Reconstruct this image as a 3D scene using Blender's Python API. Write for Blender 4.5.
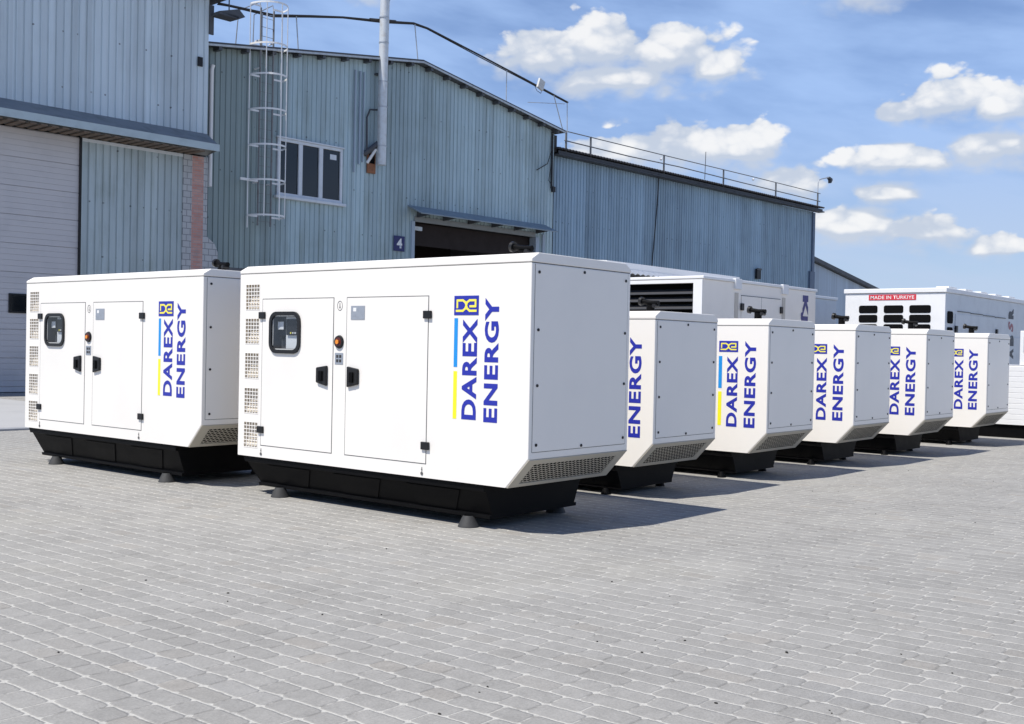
import bpy, bmesh, math, random
from mathutils import Vector, Matrix
random.seed(7)
R_ = math.radians
for o in list(bpy.data.objects): bpy.data.objects.remove(o)
scene = bpy.context.scene
COL = scene.collection

# ------------------------------------------------------------------ camera, sky, sun, exposure
YAW, PIT, ROL, FPX = .689, -.013, -.020, 1111.89
Fv = Vector((math.cos(YAW)*math.cos(PIT), math.sin(YAW)*math.cos(PIT), math.sin(PIT)))
Rv = Vector((math.sin(YAW), -math.cos(YAW), 0)); Uv = Rv.cross(Fv)
R2 = Rv*math.cos(ROL)-Uv*math.sin(ROL); U2 = Rv*math.sin(ROL)+Uv*math.cos(ROL)
cd = bpy.data.cameras.new('camera'); cam = bpy.data.objects.new('camera', cd); COL.objects.link(cam)
cd.sensor_fit = 'HORIZONTAL'; cd.sensor_width = 36; cd.lens = 36*FPX/1024
cd.clip_start = .1; cd.clip_end = 3000
cam.matrix_world = Matrix(((R2.x, U2.x, -Fv.x, 0), (R2.y, U2.y, -Fv.y, 0), (R2.z, U2.z, -Fv.z, 1.5), (0, 0, 0, 1)))
scene.camera = cam
scene.view_settings.view_transform = 'Standard'; scene.view_settings.look = 'None'
scene.view_settings.gamma = 1; scene.view_settings.use_curve_mapping = False
scene.view_settings.exposure = 0.06

SUN = Vector((-.569, .148, 1)).normalized()
EL = math.asin(SUN.z); ROT = math.atan2(SUN.x, SUN.y)
sl = bpy.data.lights.new('sun', 'SUN'); so = bpy.data.objects.new('sun', sl); COL.objects.link(so)
sl.energy = 5.0; sl.angle = R_(.5); sl.color = (1, .955, .87)
so.location = (0, 0, 40); so.rotation_euler = SUN.to_track_quat('Z', 'Y').to_euler()

# --- a small expression helper for math nodes
class S:
    def __init__(s, nt, sock): s.nt = nt; s.k = sock
def mth(nt, op, *a, clamp=False):
    n = nt.nodes.new('ShaderNodeMath'); n.operation = op; n.use_clamp = clamp
    for i, v in enumerate(a):
        if isinstance(v, S): nt.links.new(v.k, n.inputs[i])
        else: n.inputs[i].default_value = v
    return S(nt, n.outputs[0])
def _b(op, rev=False):
    def f(s, o): return mth(s.nt, op, o, s) if rev else mth(s.nt, op, s, o)
    return f
for nm, op in (('add', 'ADD'), ('sub', 'SUBTRACT'), ('mul', 'MULTIPLY'), ('truediv', 'DIVIDE')):
    setattr(S, '__%s__' % nm, _b(op)); setattr(S, '__r%s__' % nm, _b(op, True))
def sstep(x, a, b):
    n = x.nt.nodes.new('ShaderNodeMapRange'); n.interpolation_type = 'SMOOTHSTEP'
    x.nt.links.new(x.k, n.inputs[0]); n.inputs[1].default_value = a; n.inputs[2].default_value = b
    return S(x.nt, n.outputs[0])
def noise(nt, vec, scale, detail=3, rough=.55, out='Fac'):
    n = nt.nodes.new('ShaderNodeTexNoise'); n.inputs['Scale'].default_value = scale
    n.inputs['Detail'].default_value = detail; n.inputs['Roughness'].default_value = rough
    if vec is not None: nt.links.new(vec, n.inputs['Vector'])
    return S(nt, n.outputs[0 if out == 'Fac' else 1])
def combine(nt, x, y, z):
    n = nt.nodes.new('ShaderNodeCombineXYZ')
    for i, v in enumerate((x, y, z)):
        if isinstance(v, S): nt.links.new(v.k, n.inputs[i])
        else: n.inputs[i].default_value = v
    return n.outputs[0]
def mixc(nt, f, a, b):
    n = nt.nodes.new('ShaderNodeMix'); n.data_type = 'RGBA'
    if isinstance(f, S): nt.links.new(f.k, n.inputs[0])
    else: n.inputs[0].default_value = f
    for i, v in ((6, a), (7, b)):
        if isinstance(v, (tuple, list)): n.inputs[i].default_value = (*v, 1)
        else: nt.links.new(v, n.inputs[i])
    return n.outputs[2]
def sep(nt, sock):
    n = nt.nodes.new('ShaderNodeSeparateXYZ'); nt.links.new(sock, n.inputs[0])
    return [S(nt, n.outputs[i]) for i in range(3)]

w = bpy.data.worlds.new('World'); scene.world = w; w.use_nodes = True
nt = w.node_tree; nt.nodes.clear()
out = nt.nodes.new('ShaderNodeOutputWorld')
sky = nt.nodes.new('ShaderNodeTexSky'); sky.sky_type = 'NISHITA'; sky.sun_disc = False
sky.sun_elevation = EL; sky.sun_rotation = ROT; sky.air_density = 1.0; sky.dust_density = .35; sky.ozone_density = 1.4; sky.altitude = 200
bg = nt.nodes.new('ShaderNodeBackground'); bg.inputs[1].default_value = .072
tn = nt.nodes.new('ShaderNodeMix'); tn.data_type = 'RGBA'; tn.blend_type = 'MULTIPLY'; tn.inputs[0].default_value = 1
nt.links.new(sky.outputs[0], tn.inputs[6]); tn.inputs[7].default_value = (1.06, 1.22, 1.60, 1); nt.links.new(tn.outputs[2], bg.inputs[0])
w.cycles.sampling_method = 'NONE'
scene.cycles.max_bounces = 6; scene.cycles.diffuse_bounces = 3; scene.cycles.glossy_bounces = 3; scene.cycles.transparent_max_bounces = 6
tc = nt.nodes.new('ShaderNodeTexCoord'); D = tc.outputs['Generated']
dx, dy, dz = sep(nt, D)
az = mth(nt, 'ARCTAN2', dy, dx)*57.2958
el = mth(nt, 'ARCSINE', dz)*57.2958
CL = [ # azimuth, elevation, half sizes in degrees
 (38.2, 14.6, 3.3, 1.7), (34.9, 15.0, 3.2, 1.9), (31.6, 14.7, 3.2, 1.9), (29.6, 14.0, 2.2, 1.3), (34.4, 13.6, 5.6, 1.2),
 (31.6, 10.0, 4.4, 1.8), (28.2, 10.0, 3.0, 1.7), (34.8, 9.9, 3.0, 1.2), (25.8, 8.4, 2.6, 1.1),
 (18.4, 12.0, 2.4, 1.5), (20.6, 11.6, 1.8, .8), (16.0, 11.6, 2.2, 1.2), (20.4, 9.4, 3.2, 1.05), (16.4, 9.9, 2.6, 1.6), (13.9, 10.4, 2.2, 1.6),
 (21.8, 17.6, 4.6, 1.3), (22.6, 6.3, 3.2, 1.2), (19.4, 6.0, 3.0, 1.1), (15.9, 5.2, 1.6, .8), (21.2, 7.9, 1.9, .8), (13.3, 5.2, 1.6, .7),
 (47.5, 17.6, 2.8, .9), (75, 20, 8, 3), (-5, 16, 8, 3), (-60, 14, 12, 4)]
def cloudfield(vec):
    m = None
    for a, e, ra, re in CL:
        vm = nt.nodes.new('ShaderNodeVectorMath'); vm.operation = 'MULTIPLY_ADD'; nt.links.new(vec, vm.inputs[0])
        vm.inputs[1].default_value = (1/ra, 1/re, 0); vm.inputs[2].default_value = (-a/ra, -e/re, 0)
        ln_ = nt.nodes.new('ShaderNodeVectorMath'); ln_.operation = 'LENGTH'; nt.links.new(vm.outputs[0], ln_.inputs[0])
        q = S(nt, ln_.outputs['Value'])
        m = q if m is None else mth(nt, 'MINIMUM', m, q)
    return 1-m
def puffs(vec, sc):
    v = nt.nodes.new('ShaderNodeTexVoronoi'); v.feature = 'F1'; v.inputs['Scale'].default_value = sc
    if 'Detail' in v.inputs: v.inputs['Detail'].default_value = 2; v.inputs['Roughness'].default_value = .5
    nt.links.new(vec, v.inputs['Vector']); return S(nt, v.outputs['Distance'])
wv = noise(nt, combine(nt, az*.11, el*.17, 7.0), 4.0, 3, .5)
nv = combine(nt, az*.11+(wv-.5)*.12, el*.17+(wv-.5)*.10, 0.0)
m0 = cloudfield(combine(nt, az, el, 0.0)); m1 = cloudfield(combine(nt, az, el+.75, 0.0))
n1 = noise(nt, nv, 3.4, 6, .52)
n2 = noise(nt, nv, 11.0, 5, .6)
pf = puffs(nv, 4.6)
f0 = m0+(n1-.5)*1.15+(.42-pf)*.75+(n2-.5)*.34+.26
top = sstep(m0-m1, -.25, .35)                      # 1 on the upper side of a cloud, 0 underneath
wd = .85-top*.62                                   # crisp tops, soft bases
dens = sstep((f0+.12)/wd, 0, 1)
vv = combine(nt, az*.05+el*.06, el*.20-az*.045, 3.0)
veil = sstep(noise(nt, vv, 1.9, 5, .50), .30, .70)*.60*(1-sstep(el, 22, 40))
low = 1-sstep(el, 0, 24)
veil = mth(nt, 'MINIMUM', veil+low*.40+.14*(1-sstep(el, 25, 45)), .88)
bil = sstep(top*.75+(.42-pf)*.9+(n2-.5)*.5+(n1-.5)*.3, -.05, .62)
cc = mixc(nt, bil, (.60, .67, .79), (.99, .99, .99))
bgc = nt.nodes.new('ShaderNodeBackground'); nt.links.new(cc, bgc.inputs[0]); bgc.inputs[1].default_value = .92
bgv = nt.nodes.new('ShaderNodeBackground'); nt.links.new(mixc(nt, sstep(el, 3, 13), (.50, .62, .82), (.40, .58, .93)), bgv.inputs[0]); bgv.inputs[1].default_value = .98
mv = nt.nodes.new('ShaderNodeMixShader'); nt.links.new(veil.k, mv.inputs[0]); nt.links.new(bg.outputs[0], mv.inputs[1]); nt.links.new(bgv.outputs[0], mv.inputs[2])
mc = nt.nodes.new('ShaderNodeMixShader'); nt.links.new((dens*.93).k, mc.inputs[0]); nt.links.new(mv.outputs[0], mc.inputs[1]); nt.links.new(bgc.outputs[0], mc.inputs[2])
nt.links.new(mc.outputs[0], out.inputs[0])

# ------------------------------------------------------------------ materials
MATS = {}
def newmat(name, base=(.5, .5, .5), rough=.5, metal=0, var=0, vscale=3, bump=0, bscale=40, dirt=None, streak=False, spec=.5, coord='Object'):
    m = bpy.data.materials.new(name); m.use_nodes = True; t = m.node_tree; p = t.nodes['Principled BSDF']
    p.inputs['Base Color'].default_value = (*base, 1); p.inputs['Roughness'].default_value = rough
    p.inputs['Metallic'].default_value = metal; p.inputs['Specular IOR Level'].default_value = spec
    tcn = t.nodes.new('ShaderNodeTexCoord'); V = tcn.outputs[coord]
    if streak:
        mp = t.nodes.new('ShaderNodeMapping'); mp.inputs['Scale'].default_value = (1, 1, .12); t.links.new(V, mp.inputs[0]); V2 = mp.outputs[0]
    else: V2 = V
    if var or dirt:
        f = noise(t, V2, vscale, 6, .6)
        d = dirt or tuple(c*.6 for c in base)
        c = mixc(t, sstep(f, .42, .78)*var, base, d)
        t.links.new(c, p.inputs['Base Color'])
        t.links.new((f*.25+(rough-.12)).k, p.inputs['Roughness'])
    if bump:
        b = t.nodes.new('ShaderNodeBump'); b.inputs['Strength'].default_value = bump; b.inputs['Distance'].default_value = .01
        t.links.new(noise(t, V, bscale, 4).k, b.inputs['Height']); t.links.new(b.outputs[0], p.inputs['Normal'])
    MATS[name] = m; return m
WHITE = newmat('white_powder_coat', (.87, .832, .775), .38, var=.16, vscale=1.1, dirt=(.64, .625, .59), bump=.12, bscale=1.6)
WHITE2 = newmat('white_container_paint', (.80, .80, .80), .45, var=.25, vscale=2.5, dirt=(.62, .61, .58))
GREY2 = newmat('pale_grey_paint', (.60, .63, .66), .45, var=.25, vscale=2.5)
CREAM = newmat('cream_paint', (.93, .87, .79), .5, var=.2, vscale=1.5, dirt=(.72, .66, .58))
BEIGE = newmat('beige_liner', (.68, .61, .50), .6, var=.2)
TAUPE = newmat('taupe_paint', (.50, .46, .38), .5, var=.2)
BLACK = newmat('black_steel', (.004, .004, .0045), .45, var=.4, vscale=5, dirt=(.008, .0075, .007), spec=.08)
DARK = newmat('dark_void', (.004, .004, .0045), .8, spec=.1)
LINEG = newmat('dark_line_grey', (.10, .10, .10), .6)  # dark grey for drawn gap lines, seams and small marks
RUB = newmat('black_plastic', (.014, .014, .015), .4, spec=.3)
FOOT = newmat('grey_rubber', (.038, .038, .038), .7, var=.4, bump=.2)
NAVY = newmat('navy_lettering', (.018, .028, .36), .4)
CYAN = newmat('sky_blue_stripe', (.01, .28, .72), .4)
YEL = newmat('yellow_stripe', (.92, .86, .02), .4)
YEL2 = newmat('emblem_yellow', (.92, .82, .10), .4)
ORANGE = newmat('orange_button', (.85, .28, .03), .35)
REDM = newmat('red_label', (.62, .03, .05), .5)
STICK = newmat('grey_plate', (.30, .33, .38), .4, var=.4, vscale=30)
STEEL = newmat('galvanised_steel', (.52, .54, .55), .42, metal=.55, var=.5, vscale=6, dirt=(.30, .28, .26))
RUSTY = newmat('rusty_steel', (.28, .12, .06), .8, var=.8, vscale=8, dirt=(.10, .05, .03))
WHITEB = newmat('white_plastic', (.80, .80, .79), .35)
CABLE = newmat('cable_sheath', (.02, .02, .022), .6)
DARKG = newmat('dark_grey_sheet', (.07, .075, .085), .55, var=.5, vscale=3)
FRAMEW = newmat('window_white', (.66, .70, .74), .4, var=.3, vscale=5)
DOORP = newmat('lilac_grey_door', (.56, .54, .545), .45, var=.3, vscale=1.2, dirt=(.37, .37, .39))
MAS = newmat('dark_masonry', (.12, .125, .135), .85, var=.6, vscale=2)
PEB = newmat('dark_grit', (.03, .028, .025), .9)

def metalwall(name, base, dirt, amt, seam=1.1, tint=.18):
    m = bpy.data.materials.new(name); m.use_nodes = True; t = m.node_tree; p = t.nodes['Principled BSDF']
    tcn = t.nodes.new('ShaderNodeTexCoord'); V = tcn.outputs['Object']
    x, y, z = sep(t, V)
    # each sheet has its own tint
    sheet = mth(t, 'FLOOR', x*(1/seam))
    row = mth(t, 'FLOOR', z*(1/3.1))
    wn = t.nodes.new('ShaderNodeTexWhiteNoise'); wn.noise_dimensions = '2D'
    t.links.new(combine(t, sheet, row*0, 0.0), wn.inputs[0])
    tint_f = (S(t, wn.outputs[0])-.5)*tint+1
    st = noise(t, combine(t, x*2.2, y, z*.16), 1.6, 7, .65)
    bl = noise(t, V, .55, 5, .6)
    fine = noise(t, combine(t, x*9, y, z*.5), 2.0, 5, .7)
    c0 = mixc(t, sstep(st+(bl-.5)*.6, .40, .78)*amt, base, dirt)
    c1 = mixc(t, sstep(fine, .55, .8)*.35, c0, tuple(min(1, c*1.3) for c in base))
    if name == 'blue_green_cladding':   # older, duller green sheets at this wall's left end
        c1 = mixc(t, (1-sstep(x+(bl-.5)*2, 1.8, 3.4))*.8, c1, (.20, .245, .235))
    hs = t.nodes.new('ShaderNodeHueSaturation'); t.links.new(c1, hs.inputs['Color']); t.links.new(tint_f.k, hs.inputs['Value'])
    t.links.new(hs.outputs[0], p.inputs['Base Color'])
    rib = mth(t, 'FLOOR', x*(1/.21))
    wr = t.nodes.new('ShaderNodeTexWhiteNoise'); wr.noise_dimensions = '2D'; t.links.new(combine(t, rib, 5.0, 0.0), wr.inputs[0])
    rf = (S(t, wr.outputs[0])-.5)*.16+1; hs2 = t.nodes.new('ShaderNodeHueSaturation'); t.links.new(hs.outputs[0], hs2.inputs['Color']); t.links.new(rf.k, hs2.inputs['Value'])
    # screw heads, irregularly rusted, in rows along the girts
    zr = mth(t, 'FRACT', z*(1/1.55))-.5; fxx = mth(t, 'FRACT', x*(1/.42))-.5
    dd = mth(t, 'SQRT', (zr*1.55)*(zr*1.55)+(fxx*.42)*(fxx*.42))
    keep = sstep(noise(t, combine(t, mth(t, 'FLOOR', x*(1/.42))*3.7, mth(t, 'FLOOR', z*(1/1.55))*5.1, 0.0), 1.0, 1), .48, .56)
    cdot = mixc(t, (1-sstep(dd, .018, .034))*keep*.7, hs2.outputs[0], (.05, .045, .045))
    t.links.new(cdot, p.inputs['Base Color'])
    p.inputs['Roughness'].default_value = .5; p.inputs['Metallic'].default_value = .12
    b = t.nodes.new('ShaderNodeBump'); b.inputs['Strength'].default_value = .35; b.inputs['Distance'].default_value = .02
    t.links.new((noise(t, V, 1.3, 3)).k, b.inputs['Height']); t.links.new(b.outputs[0], p.inputs['Normal'])
    return m
WALLA = metalwall('pale_blue_cladding', (.56, .635, .67), (.40, .455, .47), .5)
WALLB = metalwall('blue_green_cladding', (.39, .495, .53), (.25, .31, .30), .7, tint=.28)
WALLC = metalwall('steel_blue_cladding', (.27, .375, .46), (.16, .23, .30), .75, tint=.28)
WALLD = metalwall('flat_blue_cladding', (.36, .43, .51), (.32, .38, .46), .3)
INFILL = metalwall('grey_green_cladding', (.42, .49, .51), (.24, .28, .26), .7, tint=.1)

def brickmat():
    m = bpy.data.materials.new('painted_brick'); m.use_nodes = True; t = m.node_tree; p = t.nodes['Principled BSDF']
    tcn = t.nodes.new('ShaderNodeTexCoord'); x, y, z = sep(t, tcn.outputs['Object'])
    b = t.nodes.new('ShaderNodeTexBrick'); t.links.new(combine(t, x, z, 0.0), b.inputs[0])
    b.inputs['Scale'].default_value = 1; b.inputs['Brick Width'].default_value = .26; b.inputs['Row Height'].default_value = .19
    b.inputs['Mortar Size'].default_value = .012; b.inputs['Color1'].default_value = (.47, .48, .49, 1); b.inputs['Color2'].default_value = (.43, .44, .455, 1)
    b.inputs['Mortar'].default_value = (.24, .25, .26, 1)
    r = t.nodes.new('ShaderNodeTexBrick'); t.links.new(combine(t, x, z, 0.0), r.inputs[0])
    r.inputs['Scale'].default_value = 1; r.inputs['Brick Width'].default_value = .25; r.inputs['Row Height'].default_value = .078
    r.inputs['Mortar Size'].default_value = .008; r.inputs['Color1'].default_value = (.50, .24, .20, 1); r.inputs['Color2'].default_value = (.55, .34, .30, 1)
    r.inputs['Mortar'].default_value = (.36, .32, .31, 1)
    f = mth(t, 'GREATER_THAN', x, BX0)*mth(t, 'LESS_THAN', x, BX1)
    n = noise(t, tcn.outputs['Object'], 3, 6)
    c = mixc(t, f, b.outputs[0], r.outputs[0]); c = mixc(t, sstep(n, .5, .75)*.35, c, (.22, .22, .23))
    t.links.new(c, p.inputs['Base Color']); p.inputs['Roughness'].default_value = .85
    bp_ = t.nodes.new('ShaderNodeBump'); bp_.inputs['Strength'].default_value = .5; bp_.inputs['Distance'].default_value = .01; bp_.invert = True
    t.links.new(b.outputs['Fac'], bp_.inputs['Height']); t.links.new(bp_.outputs[0], p.inputs['Normal'])
    return m
BX0, BX1 = .30, .70
BRICK = brickmat()

def glassmat(name, col, rough=.04):
    m = bpy.data.materials.new(name); m.use_nodes = True; p = m.node_tree.nodes['Principled BSDF']
    p.inputs['Base Color'].default_value = (*col, 1); p.inputs['Roughness'].default_value = rough; p.inputs['Specular IOR Level'].default_value = .6
    return m
DGLASS = glassmat('dark_window_glass', (.008, .011, .014), .06)
def clearglass():
    m = bpy.data.materials.new('clear_pane'); m.use_nodes = True; t = m.node_tree; t.nodes.clear()
    o = t.nodes.new('ShaderNodeOutputMaterial'); tr = t.nodes.new('ShaderNodeBsdfTransparent'); g = t.nodes.new('ShaderNodeBsdfGlossy')
    tr.inputs[0].default_value = (.86, .88, .9, 1); g.inputs['Roughness'].default_value = .03
    fr = t.nodes.new('ShaderNodeMath'); fr.operation = 'MULTIPLY_ADD'; lw = t.nodes.new('ShaderNodeLayerWeight'); lw.inputs[0].default_value = .15; t.links.new(lw.outputs['Facing'], fr.inputs[0]); fr.inputs[1].default_value = .3; fr.inputs[2].default_value = .05
    mx = t.nodes.new('ShaderNodeMixShader'); t.links.new(fr.outputs[0], mx.inputs[0]); t.links.new(tr.outputs[0], mx.inputs[1]); t.links.new(g.outputs[0], mx.inputs[2])
    t.links.new(mx.outputs[0], o.inputs[0]); return m
CLEAR = clearglass()

def pavemat():
    m = bpy.data.materials.new('concrete_pavers'); m.use_nodes = True; t = m.node_tree; p = t.nodes['Principled BSDF']
    g = t.nodes.new('ShaderNodeNewGeometry'); P = g.outputs['Position']
    x, y, z = sep(t, P)
    wob = noise(t, P, 3.3, 2, out='Color')
    wn = t.nodes.new('ShaderNodeSeparateColor'); t.links.new(wob.k, wn.inputs[0])
    x = x+(S(t, wn.outputs[0])-.5)*.035; y = y+(S(t, wn.outputs[1])-.5)*.035
    fw = noise(t, P, 26, 2)
    x = x+(fw-.5)*.012
    RW = .1375
    r = mth(t, 'FLOOR', x*(1/RW)); lx = x-(r+.5)*RW
    def wnoise(a, b):
        n = t.nodes.new('ShaderNodeTexWhiteNoise'); n.noise_dimensions = '2D'; t.links.new(combine(t, a, b, 0.0), n.inputs[0]); return S(t, n.outputs[0])
    y = y+wnoise(r, r*0+3.0)*5.0
    PER, LA = .395, .235
    k = mth(t, 'FLOOR', y*(1/PER)); u = y-k*PER
    isb = mth(t, 'GREATER_THAN', u, LA)
    ln = LA+isb*(PER-2*LA)                       # length of this paver
    ly = u-(LA/2)-isb*(LA/2+(PER-LA)/2)
    ax = mth(t, 'ABSOLUTE', lx); ay = mth(t, 'ABSOLUTE', ly)
    dR = RW/2-ax; dE = ln*.5-ay
    dC = (RW/2+ln*.5-ax-ay-.016)*.7071
    d = mth(t, 'MINIMUM', dR, mth(t, 'MINIMUM', dE, dC))
    dRc = mth(t, 'MINIMUM', dR, dC)
    rnd = wnoise(r+.5, k*2+isb+.5)
    rnd2 = wnoise(r+7.5, k*2+isb+9.5)
    j1 = 1-sstep(dRc, .0022, .0080)              # long joints, filled with pale sand
    j2 = 1-sstep(dE, .0012, .006)
    big = noise(t, P, .35, 5, .6); mid = noise(t, P, 1.7, 5, .6); fine = noise(t, P, 75, 5, .75)
    med = noise(t, P, 14, 5, .65)
    # pavers
    v = (rnd-.5)*.13+(fine-.5)*.85+(med-.5)*.42+(mid-.5)*.30+(big-.5)*.18+1
    base = mixc(t, sstep(rnd2, .88, 1.0)*.32, (.298, .290, .273), (.318, .288, .250))
    base = mixc(t, sstep(big, .5, .72)*.55, base, (.335, .322, .288))
    base = mixc(t, sstep(noise(t, combine(t, x+40, y*.6, 0.0), .55, 5), .58, .75)*.35, base, (.285, .29, .30))
    hs = t.nodes.new('ShaderNodeHueSaturation'); t.links.new(base, hs.inputs['Color']); t.links.new(v.k, hs.inputs['Value'])
    sand = mixc(t, sstep(fine, .35, .7), (.46, .447, .41), (.57, .555, .515))
    c = mixc(t, j2*sstep(med+(mid-.5)*.8+(big-.5), .38, .58)*.72, hs.outputs[0], sand)
    c = mixc(t, j2*(1-sstep(med+(mid-.5)*.8+(big-.5), .34, .46))*.5, c, (.14, .135, .125))
    c = mixc(t, j1*sstep(med+(mid-.5)*.5, .22, .52)*.9, c, sand)
    spk = noise(t, P, 42, 2, .5); c = mixc(t, sstep(spk, .80, .84)*.5, c, (.06, .055, .05))
    stn = noise(t, P, 1.15, 4, .55); c = mixc(t, sstep(stn, .70, .80)*.30, c, (.12, .115, .11))
    t.links.new(c, p.inputs['Base Color']); p.inputs['Roughness'].default_value = .88; p.inputs['Specular IOR Level'].default_value = .25
    b = t.nodes.new('ShaderNodeBump'); b.inputs['Strength'].default_value = .8; b.inputs['Distance'].default_value = .006
    h = sstep(d, 0, .014)+(rnd-.5)*.5+(fine-.5)*.35+(med-.5)*.5
    t.links.new(h.k, b.inputs['Height']); t.links.new(b.outputs[0], p.inputs['Normal'])
    return m
PAVE = pavemat()
APRON = newmat('pale_concrete', (.40, .40, .40), .9, var=.5, vscale=.8, dirt=(.30, .30, .31), bump=.3, bscale=20, coord='Object')
KERB = newmat('kerb_concrete', (.30, .31, .33), .9, var=.5, vscale=3)
SOIL = newmat('dark_yard', (.16, .16, .15), .95, var=.5, vscale=.5)

# ------------------------------------------------------------------ mesh helpers
class MB:
    def __init__(s): s.bm = bmesh.new()
    def quad(s, *pts):
        vs = [s.bm.verts.new(p) for p in pts]; return s.bm.faces.new(vs)
    def box(s, x0, x1, y0, y1, z0, z1):
        v = [s.bm.verts.new((x, y, z)) for x in (x0, x1) for y in (y0, y1) for z in (z0, z1)]
        for f in ((0, 1, 3, 2), (4, 6, 7, 5), (0, 4, 5, 1), (2, 3, 7, 6), (0, 2, 6, 4), (1, 5, 7, 3)): s.bm.faces.new([v[i] for i in f])
        return s
    def prism(s, pts, vec, caps=True):   # planar loop pts extruded along vec
        vec = Vector(vec); a = [s.bm.verts.new(p) for p in pts]; b = [s.bm.verts.new(Vector(p)+vec) for p in pts]
        n = len(pts)
        for i in range(n): s.bm.faces.new((a[i], a[(i+1) % n], b[(i+1) % n], b[i]))
        if caps: s.bm.faces.new(a[::-1]); s.bm.faces.new(b)
        return s
    def ring(s, c, ax, r, n=16):
        ax = Vector(ax).normalized(); t = ax.orthogonal().normalized(); b = ax.cross(t)
        return [s.bm.verts.new(Vector(c)+(t*math.cos(2*math.pi*i/n)+b*math.sin(2*math.pi*i/n))*r) for i in range(n)]
    def cyl(s, p, q, r, r2=None, n=16, caps=True):
        p = Vector(p); q = Vector(q); r2 = r if r2 is None else r2
        a = s.ring(p, q-p, r, n); b = s.ring(q, q-p, r2, n)
        for i in range(n): s.bm.faces.new((a[i], a[(i+1) % n], b[(i+1) % n], b[i]))
        if caps: s.bm.faces.new(a[::-1]); s.bm.faces.new(b)
        return s
    def tube(s, pts, r, n=8):
        pts = [Vector(p) for p in pts]; prev = None; nrm = None
        for i, p in enumerate(pts):
            d = (pts[min(i+1, len(pts)-1)]-pts[max(i-1, 0)]).normalized()
            if nrm is None: nrm = d.orthogonal().normalized()
            nrm = (nrm-d*nrm.dot(d)).normalized(); b = d.cross(nrm)
            ring = [s.bm.verts.new(p+(nrm*math.cos(2*math.pi*k/n)+b*math.sin(2*math.pi*k/n))*r) for k in range(n)]
            if prev:
                for k in range(n): s.bm.faces.new((prev[k], prev[(k+1) % n], ring[(k+1) % n], ring[k]))
            else: s.bm.faces.new(ring[::-1])
            prev = ring
        s.bm.faces.new(prev); return s
    def sphere(s, c, r, n=10):
        bmesh.ops.create_uvsphere(s.bm, u_segments=n, v_segments=n//2+2, radius=r, matrix=Matrix.Translation(c)); return s
    def build(s, name, mat, parent=None, bevel=0, smooth=False, loc=None, weld=False):
        if weld: bmesh.ops.remove_doubles(s.bm, verts=s.bm.verts, dist=1e-5)
        bmesh.ops.recalc_face_normals(s.bm, faces=s.bm.faces)
        me = bpy.data.meshes.new(name); s.bm.to_mesh(me); s.bm.free(); me.materials.append(mat)
        if smooth:
            for f in me.polygons: f.use_smooth = True
            try: me.set_sharp_from_angle(angle=R_(35))
            except Exception: pass
        o = bpy.data.objects.new(name, me); COL.objects.link(o)
        if parent: o.parent = parent
        if loc: o.location = loc
        if bevel:
            b = o.modifiers.new('bevel', 'BEVEL'); b.width = bevel; b.segments = 2; b.limit_method = 'ANGLE'; b.angle_limit = R_(30)
        return o
def tag(o, label=None, cat=None, group=None, kind=None):
    for k, v in (('label', label), ('category', cat), ('group', group), ('kind', kind)):
        if v: o[k] = v
    return o
def empty(name, loc=(0, 0, 0), rz=0):
    o = bpy.data.objects.new(name, None); COL.objects.link(o); o.location = loc; o.rotation_euler = (0, 0, rz); o.empty_display_size = .2
    return o
def textmesh(txt, bold=.0, name='text', shear=0):
    c = bpy.data.curves.new('tmp', 'FONT'); c.body = txt; c.offset = bold; c.extrude = 0; c.resolution_u = 4; c.shear = shear; c.space_character = 1.0+bold*3
    o = bpy.data.objects.new('tmp', c); COL.objects.link(o)
    bpy.context.view_layer.update()
    me = bpy.data.meshes.new_from_object(o.evaluated_get(bpy.context.evaluated_depsgraph_get()))
    bpy.data.objects.remove(o); bpy.data.curves.remove(c); me.name = name
    return me
def fit_text(txt, org, ux, uy, width, height, mat, name, parent, bold=.02, shear=0):
    """lettering filling width x height from org, running along ux with its top towards uy"""
    me = textmesh(txt, bold, name, shear); xs = [v.co.x for v in me.vertices]; ys = [v.co.y for v in me.vertices]
    x0, x1, y0, y1 = min(xs), max(xs), min(ys), max(ys)
    org = Vector(org); ux = Vector(ux); uy = Vector(uy)
    for v in me.vertices: v.co = org+ux*((v.co.x-x0)/(x1-x0)*width)+uy*((v.co.y-y0)/(y1-y0)*height)
    me.materials.clear(); me.materials.append(mat)
    for f in me.polygons: f.use_smooth = False
    for an in ('sharp_face', 'custom_normal'):
        if an in me.attributes: me.attributes.remove(me.attributes[an])
    o = bpy.data.objects.new(name, me); COL.objects.link(o); o.parent = parent
    return o
def rrect(y0, y1, z0, z1, r, n=5):
    pts = []
    for cy, cz, a0 in ((y1-r, z1-r, 0), (y0+r, z1-r, 90), (y0+r, z0+r, 180), (y1-r, z0+r, 270)):
        for i in range(n+1):
            a = R_(a0+90*i/n); pts.append((cy+r*math.cos(a), cz+r*math.sin(a)))
    return pts
def holed_sheet(mb, conv, u0, u1, v0, v1, holes):
    us = sorted({u0, u1, *[h[0] for h in holes], *[h[1] for h in holes]}); vs = sorted({v0, v1, *[h[2] for h in holes], *[h[3] for h in holes]})
    us = [u for u in us if u0 <= u <= u1]; vs = [v for v in vs if v0 <= v <= v1]
    for a, b in zip(us, us[1:]):
        for c, d in zip(vs, vs[1:]):
            mu, mv = (a+b)/2, (c+d)/2
            if any(h[0] < mu < h[1] and h[2] < mv < h[3] for h in holes): continue
            mb.quad(conv(a, c), conv(b, c), conv(b, d), conv(a, d))

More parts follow.
